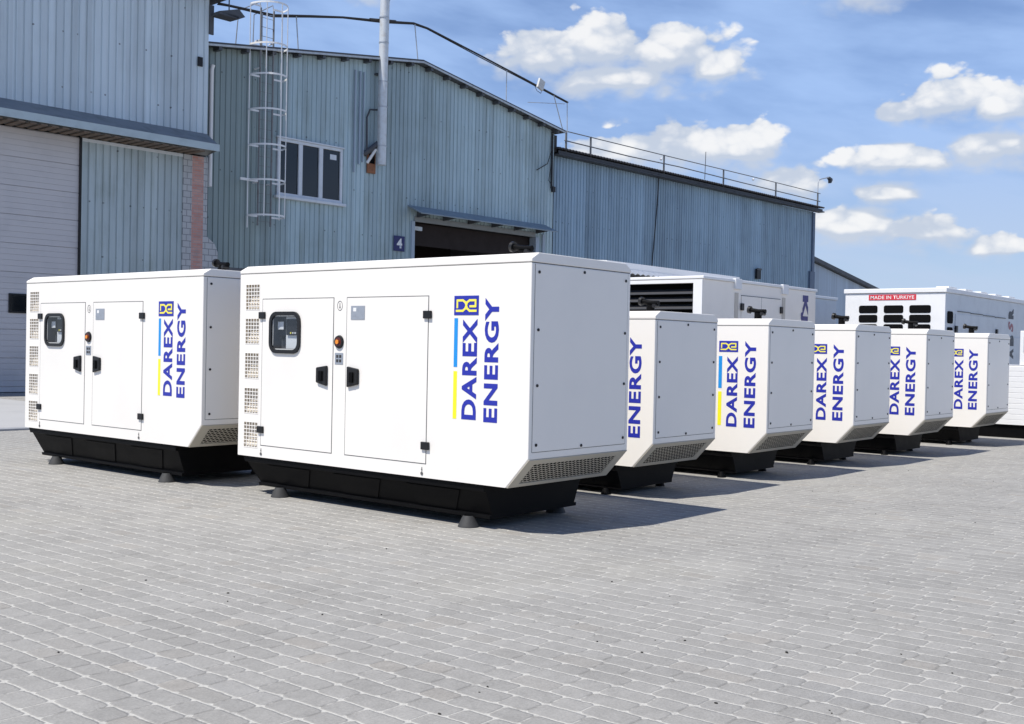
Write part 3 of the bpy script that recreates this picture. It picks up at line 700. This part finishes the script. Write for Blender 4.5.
def roof_shelter():
    x, y = 19.35, 13.4
    r = empty('canopy_shelter', (x, y, 0)); tag(r, 'white open shelter with corrugated roof fringe behind the cream container generator', 'shelter')
    Lx = 5.85
    q = MB(); q.box(0, Lx, 0, .05, 3.20, 3.38); q.build('fascia', WHITE2, r, bevel=.006)
    q = MB(); q.prism([(0, .051, 3.36), (0, 3.2, 3.52), (0, 3.2, 3.55), (0, .051, 3.385)], (Lx, 0, 0)); q.build('roof', WHITE2, r)
    q = MB(); n = 56
    a = []; b = []
    for i in range(n+1):
        xx = Lx*i/n; dz = .045 if i % 2 else 0; a.append(q.bm.verts.new((xx, -.02+dz*.3, 3.24))); b.append(q.bm.verts.new((xx, -.03, 3.13+dz)))
    for i in range(n): q.bm.faces.new((a[i], a[i+1], b[i+1], b[i]))
    ro = q.build('fringe', WHITE2, r); s_ = ro.modifiers.new('t', 'SOLIDIFY'); s_.thickness = .006
    for xx, yy in ((.1, .2), (.1, 3.0), (5.7, .2), (5.7, 3.0)):
        q = MB(); q.box(xx-.05, xx+.05, yy-.05, yy+.05, 0, 3.35); q.build('post', WHITE2, r)
    q = MB(); q.box(.15, 5.65, .35, .40, .1, 3.2); q.build('dark_backing', DARKG, r)  # dark sheet colours in the shade under the roof
roof_shelter()

def low_enclosure():
    x, y = 21.9, 0.0; L = 7.0; W = 1.3
    r = empty('low_enclosure', (x, y, 0)); tag(r, 'low white ribbed enclosure on a black base, cut by the right picture edge', 'enclosure')
    q = MB(); prof = []; z = .25
    while z < 1.30:
        prof += [(0, z), (0, z+.085), (.006, z+.09), (.006, z+.095)]; z += .10
    prof = [(px_, pz) for px_, pz in prof if pz <= 1.36]+[(0, 1.36), (W, 1.36), (W, .25)]
    q.prism([(a, 0, b) for a, b in prof], (0, L, 0)); q.build('body', WHITE2, r)
    q = MB(); q.box(.04, W-.04, .05, L-.05, 0, .246); q.build('base', BLACK, r, bevel=.01)
    q = MB(); q.box(.05, .7, 5.25, 5.86, 1.363, 2.0); c = q.build('control_box', WHITE2, r, bevel=.01)
    q = MB(); q.box(.035, .049, 5.76, 5.79, 1.6, 1.9); q.build('handle', STICK, c)
low_enclosure()

# ------------------------------------------------------------------ buildings (local axes: x along the facade, y away from the yard)
def bld(name, s, t): p_ = BP(s, t); return empty(name, (p_.x, p_.y, 0), ang)
def corr(s0, s1, zlo, zhi, pitch=.21, dep=.03, holes=(), y=0, groove=.28):
    """trapezoid-profile sheet facing -y; zlo/zhi are functions of s"""
    mb = MB(); ps = []; s = s0
    while s < s1-1e-6:
        ps += [(s, 0), (s+pitch*(1-groove), 0), (s+pitch*(1-groove*.7), dep), (s+pitch*(1-groove*.3), dep)]; s += pitch
    ps = [p_ for p_ in ps if p_[0] < s1]+[(s1, 0)]
    for h in holes:                          # columns at the hole edges
        for e in h[:2]:
            for i in range(len(ps)-1):
                if ps[i][0] < e < ps[i+1][0]: ps.insert(i+1, (e, ps[i][1])); break
    for (a, da), (b, db) in zip(ps, ps[1:]):
        m_ = (a+b)/2; spans = [(None, None)]
        hz = [h for h in holes if h[0] < m_ < h[1]]
        segs = []; lo = 'L'
        for h in sorted(hz, key=lambda h: h[2]): segs.append((lo, h[2])); lo = h[3]
        segs.append((lo, 'H'))
        for c, d in segs:
            ca = zlo(a) if c == 'L' else c; cb_ = zlo(b) if c == 'L' else c; da_ = zhi(a) if d == 'H' else d; db_ = zhi(b) if d == 'H' else d
            if da_-ca < .01: continue
            mb.quad((a, y+da, ca), (b, y+db, cb_), (b, y+db, db_), (a, y+da, da_))
    return mb
K = lambda v: (lambda s: v)

# --- tall warehouse on the left
tw = bld('tall_warehouse', 2.0, 30.37); tag(tw, 'tallest pale blue corrugated warehouse at left with roller door under a long canopy', 'warehouse')
S0 = 2.0; TW = 19.0-S0
corr(0, TW, K(7.84), K(12.2), .222, .035).build('upper_cladding', WALLA, tw)
q = MB(); q.box(-.5, TW+.65, -.45, 22, 12.22, 12.36); q.build('roof', DARKG, tw)
q = MB(); q.box(-.5, TW+.65, -.47, -.455, 12.18, 12.38); q.build('eave_trim', STEEL, tw)
q = MB(); q.box(0, .2, .05, 22, 0, 12.2); q.box(.2, TW-.0, 21.8, 22, 0, 12.2); q.build('rear_wall', WALLD, tw)
q = MB(); q.box(TW-.2, TW-.002, .05, 22, 0, 12.2); q.build('side_wall', DARKG, tw)
q = MB(); q.quad((0, -.86, 7.47), (TW-.14, -.86, 7.47), (TW-.01, -.004, 7.92), (0, -.004, 7.92)); q.quad((0, -.86, 7.462), (TW-.14, -.86, 7.462), (TW-.01, -.004, 7.24), (0, -.004, 7.24)); q.quad((TW-.14, -.86, 7.47), (TW-.01, -.004, 7.92), (TW-.01, -.004, 7.24), (TW-.14, -.86, 7.30)); cn = q.build('canopy', newmat('weathered_canopy_sheet', (.25, .265, .27), .7, var=.7, vscale=2, dirt=(.15, .16, .15)), tw)
q = MB(); q.box(0, TW-.12, -.90, -.862, 7.27, 7.48); q.build('fascia', newmat('pale_blue_fascia', (.44, .53, .56), .5, var=.4, vscale=2), cn)
mslat = newmat('brown_soffit_slat', (.16, .12, .09), .8, var=.5)
for k in range(55):
    q = MB(); q.box(.3*k+.02, .3*k+.2, -.86, -.01, 7.205, 7.235); q.build('soffit_slat', mslat, cn)
# roller door
dR = 14.93-S0; q = MB(); prof = []; z = .02; k = 0
while z < 7.2:
    maj = (k % 5 == 0); g = .022 if maj else .010; dpt = .03 if maj else .012
    prof += [(0, z), (0, z+.156-g), (dpt, z+.156-g*.8), (dpt, z+.156-g*.2)]; z += .156; k += 1
prof = [p_ for p_ in prof if p_[1] < 7.2]; prof.append((0, 7.2))
for (a, za), (b, zb2) in zip(prof, prof[1:]): q.quad((8.0-S0, .06+a, za), (dR, .06+a, za), (dR, .06+b, zb2), (8.0-S0, .06+b, zb2))
rd = q.build('roller_door', DOORP, tw)
for a in (9.3, 11.15, 13.0):
    q = MB(); q.box(a-S0, a-S0+.62, .02, .055, 2.17, 2.70); wv = q.build('door_window', RUB, rd, bevel=.01)
    q = MB(); q.box(a-S0+.05, a-S0+.57, .012, .019, 2.22, 2.65); q.build('pane', DGLASS, wv)
q = MB(); q.box(dR, dR+.05, -.01, .08, 0, 7.2); q.build('door_jamb', RUB, tw)
corr(14.99-S0, 18.18-S0, K(0), K(7.2), .218, .035).build('infill_cladding', INFILL, tw)
q = MB(); q.box(14.99-S0, 18.18-S0, -.012, -.002, 7.10, 7.19); q.build('infill_trim', FRAMEW, tw)
corr(0, 8.0-S0, K(0), K(7.84), .222, .035).build('left_cladding', WALLA, tw)
pil = empty('brick_pillar'); bpy.data.objects.remove(pil)
q = MB(); q.prism([(0, 0, 0), (1.24, 0, 0), (1.24, 0, 4.3), (1.12, 0, 4.55), (.84, 0, 4.75), (.84, 0, 7.19), (0, 0, 7.19)], (0, .5, 0))
q.build('brick_pillar', BRICK, tw, loc=(18.18-S0, -.04, 0))
# white downpipe in the gap
q = MB(); q.tube([(0, 0, 6.35), (0, 0, 10.0), (.02, -.05, 10.15)], .065, 10); dp = q.build('downpipe', WHITEB, None, smooth=True)
pp = BP(19.27, 30.6); dp.location = (pp.x, pp.y, 0); tag(dp, 'white vertical downpipe in the gap between the two warehouses', 'pipe')
q = MB(); q.box(.05, .75, -.5, -.02, 11.55, 11.63); q.box(.0, .14, -.06, .0, 11.0, 11.9); q.prism([(.75, -.5, 11.55), (.98, -.5, 11.66), (.75, -.5, 11.86), (.05, -.5, 11.64)], (0, .45, 0)); q.tube([(.55, -.25, 11.8), (.55, -.25, 12.2)], .02)
fl = q.build('gutter_end', DARKG); pp = BP(19.0, 30.37); fl.location = (pp.x, pp.y, 0); fl.rotation_euler = (0, 0, ang); tag(fl, 'dark sheet-metal gutter end hanging below the eave of the tallest warehouse', 'gutter')
q = MB(); q.box(0, .16, -.05, -.004, 0, .28); jb = q.build('junction_box', RUB); pp = BP(18.62, 30.37); jb.location = (pp.x, pp.y, 9.95); jb.rotation_euler = (0, 0, ang); tag(jb, 'small black junction box high on the corner of the tallest warehouse', 'junction box')

# --- gabled warehouse in the middle
G0, G1, GR, TT = 19.2, 36.15, 28.2, 30.9
gw = bld('gabled_warehouse', G0, TT); tag(gw, 'blue-green corrugated gabled warehouse with a dark open gateway and triple window', 'warehouse')
GW = G1-G0; rid = GR-G0
def zg(s): return 10.74+(12.0-10.74)*(s/rid if s < rid else (GW-s)/(GW-rid))
wn = (21.98-G0, 24.72-G0, 6.42, 8.33); gt = (28.2-G0, 35.05-G0, -1, 6.15)
corr(0, GW, lambda s: 3.9, zg, .20, .03, holes=[wn, (gt[0], gt[1], 3.9, 6.15)]).build('cladding', WALLB, gw)
q = MB(); q.box(0, gt[0], .0, .3, 0, 3.9); q.box(gt[1], GW, .0, .3, 0, 3.9); q.build('plinth', MAS, gw)
for side in (0, 1):
    q = MB()
    if side == 0: a, b = (-.15, zg(0)-.03), (rid, zg(rid))
    else: a, b = (rid, zg(rid)), (GW+.35, zg(GW)-.06)
    q.prism([(a[0], -.35, a[1]+.02), (b[0], -.35, b[1]+.02), (b[0], -.35, b[1]+.12), (a[0], -.35, a[1]+.12)], (0, 25, 0)); ro = q.build('roof', DARKG, gw)
    q = MB(); q.prism([(a[0], -.38, a[1]-.01), (b[0], -.38, b[1]-.01), (b[0], -.38, b[1]+.055), (a[0], -.38, a[1]+.055)], (0, .028, 0)); q.build('verge_trim', STEEL, ro)
    for k in range(9):
        f = (k+.5)/9; x = a[0]+(b[0]-a[0])*f; z = a[1]+(b[1]-a[1])*f
        q = MB(); q.box(x-.06, x+.06, -.34, -.01, z-.12, z+.015); q.build('purlin_end', DARKG, ro)
q = MB(); q.box(0, .2, .1, 25, 0, 10.7); q.box(GW-.2, GW-.001, .1, 25, 0, 10.7); q.prism([(0, 24.6, 0), (GW, 24.6, 0), (GW, 24.6, 10.7), (rid, 24.6, 11.95), (0, 24.6, 10.7)], (0, .2, 0)); q.build('outer_walls', MAS, gw)
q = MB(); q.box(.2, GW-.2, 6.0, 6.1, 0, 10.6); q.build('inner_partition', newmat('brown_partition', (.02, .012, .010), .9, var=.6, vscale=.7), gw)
# window
wo = MB(); a, b, c, d = wn
for x0, x1, z0, z1 in ((a, b, d-.10, d), (a, b, c, c+.10), (a, a+.10, c+.1, d-.1), (b-.10, b, c+.1, d-.1), (a+.86, a+1.02, c+.1, d-.1), (a+1.72, a+1.88, c+.1, d-.1)): wo.box(x0, x1, -.06, .03, z0, z1)
wf = wo.build('window', FRAMEW, gw, bevel=.008)
for x0, x1 in ((a+.1, a+.86), (a+1.02, a+1.72), (a+1.88, b-.1)):
    q = MB(); q.box(x0, x1, .0, .012, c+.1, d-.1); q.build('pane', DGLASS, wf)
q = MB(); q.box(a-.10, b+.12, -.16, -.005, c-.10, c-.006); q.build('sill', FRAMEW, wf, bevel=.01)
q = MB(); q.box(a-.06, b+.06, -.10, -.005, d+.004, d+.05); q.build('head_flashing', FRAMEW, wf)
q = MB(); q.box(b-.52, b-.24, -.004, -.001, d-.42, d-.24); q.build('paper_note', FRAMEW, wf)
q = MB(); q.box(a+.12, a+.62, .005, .03, c+.12, d-.5); 
q.build('curtain', DARK, wf)
# gateway
q = MB(); q.box(gt[0]-.16, gt[0], -.05, .3, 0, 6.15); q.build('gate_post', WALLD, gw)
q = MB(); q.box(gt[1], gt[1]+.22, -.05, .3, 0, 6.15); q.box(gt[1]+.42, gt[1]+.56, -.07, .0, 0, 6.3); q.build('gate_post', WALLD, gw)
q = MB(); q.prism([(gt[0]-.35, -.02, 6.72), (gt[0]-.35, -.75, 6.40), (gt[0]-.35, -.75, 6.36), (gt[0]-.35, -.02, 6.66)], (gt[1]-gt[0]+.95, 0, 0)); aw = q.build('awning', newmat('awning_sheet', (.26, .31, .34), .55, var=.5, vscale=2), gw)
for k in range(6):
    x = gt[0]+.1+k*1.35; q = MB(); q.prism([(x, -.03, 6.30), (x, -.03, 6.64), (x, -.7, 6.36)], (.05, 0, 0)); q.build('awning_bracket', DARKG, aw)
q = MB(); q.box(gt[0]-.002, gt[1], -.03, .1, 6.15, 6.34); q.build('lintel', newmat('dull_lintel', (.24, .26, .27), .6, var=.4), gw)
q = MB(); q.box(gt[0]+.05, gt[0]+.6, .2, .3, 5.85, 6.0); q.build('gate_roller', STEEL, gw)
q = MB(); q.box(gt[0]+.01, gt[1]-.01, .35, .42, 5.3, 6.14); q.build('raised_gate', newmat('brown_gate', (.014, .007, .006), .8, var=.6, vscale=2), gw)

def place(o, s, t, z=0): p_ = BP(s, t); o.location = (p_.x, p_.y, z); o.rotation_euler = (0, 0, ang); return o
# number sign
r = place(empty('number_sign'), 27.17, 30.88, 4.97); tag(r, 'dark blue plate with a white number 4 on the wall left of the gateway', 'sign')
q = MB(); q.box(0, .53, -.03, -.005, 0, .56); q.build('plate', newmat('dark_blue_plate', (.012, .016, .11), .4), r, bevel=.004)
fit_text('4', (.14, -.0315, .11), (1, 0, 0), (0, 0, 1), .26, .36, WHITEB, 'numeral', r, .04)
# caged ladder
r = place(empty('caged_ladder'), 21.30, 30.86, 0); tag(r, 'tall pale steel caged ladder rising past the roof of the gabled warehouse', 'ladder')
LADS = newmat('weathered_ladder_steel', (.20, .21, .22), .6, var=.6, vscale=6, dirt=(.14, .10, .08))
for x, ml in ((-.25, LADS), (.25, LADS)):
    q = MB(); q.box(x-.02, x+.02, -.30, -.25, 5.3, 12.35); q.build('stringer', ml, r)
for k in range(23):
    q = MB(); q.cyl((-.25, -.275, 5.45+.3*k), (.25, -.275, 5.45+.3*k), .008, n=6); q.build('rung', LADS, r)
hz_ = [5.6, 6.73, 7.86, 9.0, 10.12, 11.1, 12.4]
def hp(a): return (-.02+.62*math.cos(a)*1.0, -.28-.62*math.sin(a)*1.25)
for z in hz_:
    q = MB(); pts = [(-.25, -.28, z)]+[(*hp(math.pi-math.pi*i/16), z) for i in range(17)]+[(.25, -.28, z)]
    for p0, p1 in zip(pts, pts[1:]):
        d_ = Vector(p1)-Vector(p0); n_ = Vector((-d_.y, d_.x, 0)).normalized()*.006
        q.prism([Vector(p0)-n_-Vector((0, 0, .028)), Vector(p1)-n_-Vector((0, 0, .028)), Vector(p1)-n_+Vector((0, 0, .028)), Vector(p0)-n_+Vector((0, 0, .028))], tuple(n_*2))
    q.build('cage_hoop', WHITEB, r)
for a_, z1 in ((180, 12.42), (130, 12.42), (85, 12.42), (40, 12.42), (0, 12.42)):
    x, y = hp(R_(a_)); q = MB(); q.box(x-.016, x+.016, y+.012, y+.022, 5.55 if a_ not in (180,) else 5.2, z1); q.build('cage_strap', WHITEB, r)
for z in (6.7, 10.4, 11.3):
    for x in (-.27, .27):
        q = MB(); q.box(x-.02, x+.02, -.26, .0, z-.02, z+.02); q.build('wall_bracket', WHITEB, r)
q = MB(); q.box(-.95, -.30, -.32, -.28, 6.70, 6.78); q.build('side_stay', WHITEB, r)
for x, ml in ((-.25, STEEL), (.25, STEEL)):
    q = MB(); q.tube([(x, -.275, 12.3), (x, -.2, 12.55), (x+.1*(1 if x > 0 else 0), 1.0, 12.5), (x+.2*(1 if x > 0 else 0), 1.2, 11.0)], .02, 6); q.build('handrail', ml, r)
# stove pipe
r = place(empty('flue_pipe'), 26.24, 30.55, 0); tag(r, 'tall galvanised flue pipe clamped to the gabled warehouse wall beside the window', 'flue')
q = MB(); q.cyl((0, 0, 7.95), (0, 0, 10.9), .17, n=20); q.cyl((.0, 0, 10.9), (.03, 0, 13.9), .17, n=20); q.build('pipe', STEELL := newmat('pale_flue_steel', (.66, .68, .68), .4, metal=.3, var=.5, vscale=5, dirt=(.42, .38, .33)), r, smooth=True)
for z in (8.6, 10.0, 10.9, 12.3, 13.2):
    q = MB(); q.cyl((.01, 0, z), (.01, 0, z+.05), .18, n=20); q.build('band', STEEL, r, smooth=True)
q = MB(); q.cyl((.03, 0, 13.86), (.03, 0, 13.98), .185, n=20); cp = q.build('cap', DARKG, r)
for a_ in (-.12, .12):
    q = MB(); q.cyl((.03+a_, 0, 13.98), (.03+a_*1.3, 0, 14.3), .012, n=6); q.build('stay', DARKG, cp)
q = MB(); q.tube([(-.05, .1, 8.75), (-.4, .2, 8.45), (-.55, .34, 8.3)], .10, 10); q.build('elbow', DARKG, r, smooth=True)
q = MB(); q.box(-.12, .12, .2, .34, 8.6, 8.66); q.box(-.12, .12, .2, .34, 11.2, 11.26); q.build('wall_bracket', DARKG, r)
q = MB(); q.tube([(-.42, .30, 8.0), (-.18, .1, 8.5)], .055, 8); q.build('side_outlet', WHITEB, r)
r = place(empty('rusty_vent'), 25.82, 30.88, 7.55); tag(r, 'rusty orange vent plate on the wall at the foot of the flue pipe', 'vent')
q = MB(); q.box(0, .38, -.06, -.01, .1, .85); q.build('plate', RUSTY, r); q = MB(); q.box(.06, .32, -.075, -.061, .45, .8); q.build('opening', DARK, r)
q = MB(); q.tube([(0, -.06, 8.4), (-.02, -.06, 9.6), (.1, -.08, 9.9), (.5, -.1, 9.95)], .035, 8); o = q.build('bent_conduit', DARKG, smooth=True); place(o, 25.75, 30.85); tag(o, 'thin dark bent conduit looping up beside the flue pipe', 'conduit')
for s_, d_ in ((25.35, .0), (25.6, .0), (25.15, 0)):
    pass
q = MB(); q.box(0, .05, -.06, -.005, 7.6, 11.2); q.box(.22, .27, -.06, -.005, 7.9, 11.2); q.box(.40, .43, -.06, -.005, 8.0, 11.2); o = q.build('wall_channels', WALLD); place(o, 25.2, 30.88); tag(o, 'three vertical blue steel channels on the wall left of the flue pipe', 'channel')
# cable on short posts over the roof
r = place(empty('overhead_cable'), 20.0, 30.8, 0); tag(r, 'black cable bundle carried on short posts above the gabled roof', 'cable')
q = MB(); P_ = [(-.35, .1, 12.22), (0, 0, 12.21), (1.7, 0, 12.30), (3.2, 0, 12.62), (4.6, 0, 12.90), (6.5, 0, 13.2), (7.9, 0, 13.45), (8.6, 0, 13.42), (11.5, 0, 12.98), (14.2, 0, 12.55), (16.9, 0, 12.1)]
q.tube(P_, .035, 8); q.tube([(p_[0], p_[1]+.05, p_[2]-.03+.02*math.sin(i*2.1)) for i, p_ in enumerate(P_)], .02, 6); q.build('cable', CABLE, r, smooth=True)
q = MB(); q.tube([(5.8, 0, 13.09), (7.0, 0, 13.29)], .065, 8); q.build('sleeve', CABLE, r)
for x, z0, z1, lean in ((1.25, 10.9, 12.25, .0), (2.6, 11.2, 12.48, -.12), (7.95, 12.05, 13.44, -.2), (13.0, 11.3, 12.74, 0), (16.85, 10.8, 12.1, -.04)):
    q = MB(); q.tube([(x-lean, 0, z0), (x, 0, z1)], .022, 6); q.build('post', STEEL, r)
q = MB(); q.tube([(16.6, 0, 10.85), (15.95, 0, 12.25)], .022, 6); q.tube([(14.3, 0, 11.65), (16.7, 0, 12.0)], .012, 6); q.build('brace', STEEL, r)
r = place(empty('floodlight'), 34.95, 30.75, 12.45); tag(r, 'pale floodlight fixed on the cable run above the right roof slope', 'floodlight')
q = MB(); q.prism([(-.22, -.12, -.1), (.12, -.12, -.22), (.26, -.12, .18), (-.08, -.12, .30)], (0, .1, 0)); q.build('housing', newmat('pale_lamp_housing', (.6, .6, .58), .4, var=.4), r, bevel=.01)
q = MB(); q.tube([(-.3, 0, -.05), (-.2, -.05, -.25), (.05, -.05, -.32), (.15, 0, -.2)], .012, 6); q.build('bracket', CABLE, r)
# service drop at the gable corner
q = MB(); q.tube([(0, 0, 10.7), (-.05, -.05, 9.9), (-.3, -.05, 9.3), (-.95, -.03, 8.95)], .02, 6); q.tube([(0, 0, 10.2), (.0, -.05, 9.6), (-.2, -.05, 8.6), (.1, -.05, 8.35)], .018, 6); q.box(.03, .2, -.1, 0, 8.15, 8.38); q.box(-.02, .05, -.06, 0, 8.3, 10.6); q.box(.22, .4, .05, .2, 9.9, 10.6)
o = q.build('service_cable', CABLE); place(o, 35.95, 30.86); tag(o, 'loose black service cable with meter box at the right corner of the gabled warehouse', 'cable')

# --- long lean shed on the right
L0, L1 = 36.55, 60.05
ls = bld('long_shed', L0, 31.2); tag(ls, 'long dark blue corrugated shed with a railed flat roof edge', 'shed'); LW = L1-L0
corr(0, LW, K(0), K(9.8), .205, .035).build('cladding', WALLC, ls)
q = MB(); q.box(0, LW, .1, 20, 0, 9.7); q.build('inner_shell', MAS, ls)
q = MB(); q.box(LW-.45, LW+.12, -.12, .0, 0, 6.3); q.build('corner_flashing', newmat('navy_flashing', (.10, .14, .21), .5, var=.4), ls)
q = MB(); q.box(LW-.18, LW+.08, -.09, .0, 6.31, 9.75); q.build('corner_trim', MATS['navy_flashing'], ls)
q = MB(); n = int(LW/.105); a = []; b = []
for i in range(n+1):
    x = -.3+(LW+.7)*i/n; z = 10.02+(.05 if i % 2 else 0); a.append(q.bm.verts.new((x, -.5, z-.02))); b.append(q.bm.verts.new((x, 8, z+1.2)))
for i in range(n): q.bm.faces.new((a[i], a[i+1], b[i+1], b[i]))
ro = q.build('roof', newmat('dark_fibre_roof', (.05, .05, .055), .85, var=.5, vscale=3), ls); s_ = ro.modifiers.new('t', 'SOLIDIFY'); s_.thickness = .05
q = MB(); q.box(-.2, LW+.55, -.42, -.02, 9.80, 9.86); q.box(-.2, LW+.35, -.40, -.36, 9.87, 9.97); q.build('gutter', newmat('dark_gutter', (.045, .05, .06), .6, var=.4), ls)
rl = MB(); rl.tube([(.3, -.3, 10.88), (8, -.3, 10.88), (16, -.3, 10.90), (LW+.2, -.3, 10.88)], .022, 6); rl.tube([(.3, -.3, 10.47), (5, -.3, 10.44), (9, -.3, 10.50), (15, -.3, 10.45), (LW+.2, -.3, 10.42)], .026, 6); ra = rl.build('railing', newmat('dull_rail_steel', (.16, .165, .17), .6, var=.5), ls)
for x in (.4, 2.1, 7.75, 13.1, 18.5, LW-.1):
    q = MB(); q.box(x-.035, x+.035, -.33, -.27, 9.95, 10.9); q.build('rail_post', MATS['dull_rail_steel'], ra)
for x, z in ((7.45, 10.75), (16.0, 10.85)):
    q = MB(); q.sphere((x, -.34, z-.1), .07, 8); q.build('clamp', WHITEB, ra)
q = MB(); q.tube([(-.05, 0, 0), (-.02, 0, .7), (0, 0, 1.4)], .018, 6); o = q.build('antenna_rod', DARKG); place(o, 48.1, 31.0, 10.2); tag(o, 'thin vertical antenna rod standing on the long shed roof', 'antenna')
r = place(empty('roof_lamp'), 60.1, 31.0, 9.95); tag(r, 'slim curved lamp pole at the far right end of the long shed roof', 'lamp')
q = MB(); q.tube([(-.05, 0, 0), (.05, 0, 1.55), (.12, 0, 1.72), (.5, 0, 1.85), (1.4, 0, 2.05)], .035, 8); q.build('pole', STEEL, r, smooth=True)
q = MB(); q.prism([(1.35, -.08, 2.08), (1.7, -.08, 2.0), (1.72, -.08, 1.9), (1.55, -.08, 1.72), (1.5, -.08, 1.92), (1.35, -.08, 1.98)], (0, .2, 0)); q.build('lamp_head', DARKG, r)
q = MB(); q.tube([(.42, -.05, 9.9), (.36, -.06, 9.0), (.22, -.05, 7.5), (.05, -.05, 6.0), (-.1, -.05, 4.0), (-.1, -.05, .2)], .028, 6); o = q.build('hanging_cable', CABLE); place(o, 43.8, 31.17); tag(o, 'black cable hanging down the front of the long shed wall', 'cable')
r = place(empty('wall_vent'), 53.5, 31.18, 5.5); tag(r, 'small dark square vent low on the long shed wall near its right end', 'vent')
q = MB(); q.box(0, .42, -.14, -.01, 0, .55); q.build('hood', RUB, r, bevel=.01); q = MB(); q.box(-.03, .45, -.16, -.142, .48, .58); q.build('hood_lip', DARKG, r)
# --- far low shed
fs = bld('far_shed', 78.0, 45.0); tag(fs, 'distant low blue-grey shed with a dark sloping roof edge beyond the long shed', 'shed')
q = MB(); q.prism([(0, 0, 0), (34, 0, 0), (34, 0, 5.2), (8.0, 0, 9.35), (0, 0, 8.1)], (0, 20, 0)); q.build('wall', WALLD, fs)
q = MB(); q.prism([(8.0, -.4, 9.4), (35, -.4, 5.1), (35, -.4, 5.42), (8.0, -.4, 9.72), (-.5, -.4, 8.4), (-.5, -.4, 8.1)], (0, 21, 0)); q.build('roof', DARKG, fs)

# ------------------------------------------------------------------ loose grit on the paving
mb = MB(); rng = random.Random(3)
for i in range(95):
    d_ = 3.2+rng.random()**1.6*16; a_ = YAW+rng.uniform(-.45, .42); x = d_*math.cos(a_); y = d_*math.sin(a_); s_ = rng.uniform(.002, .0062)*(1 if rng.random() < .9 else 1.6)
    if y > 5.2 and x > 6: continue
    mt_ = Matrix.Translation((x, y, s_*.5)) @ Matrix.Rotation(rng.random()*3, 4, 'Z') @ Matrix.Diagonal((1.6, 1, .7, 1))
    bmesh.ops.create_icosphere(mb.bm, subdivisions=1, radius=s_, matrix=mt_)
o = mb.build('grit', PEB); tag(o, 'dark grit and crumbs scattered over the pale pavers', kind='stuff', cat='grit')
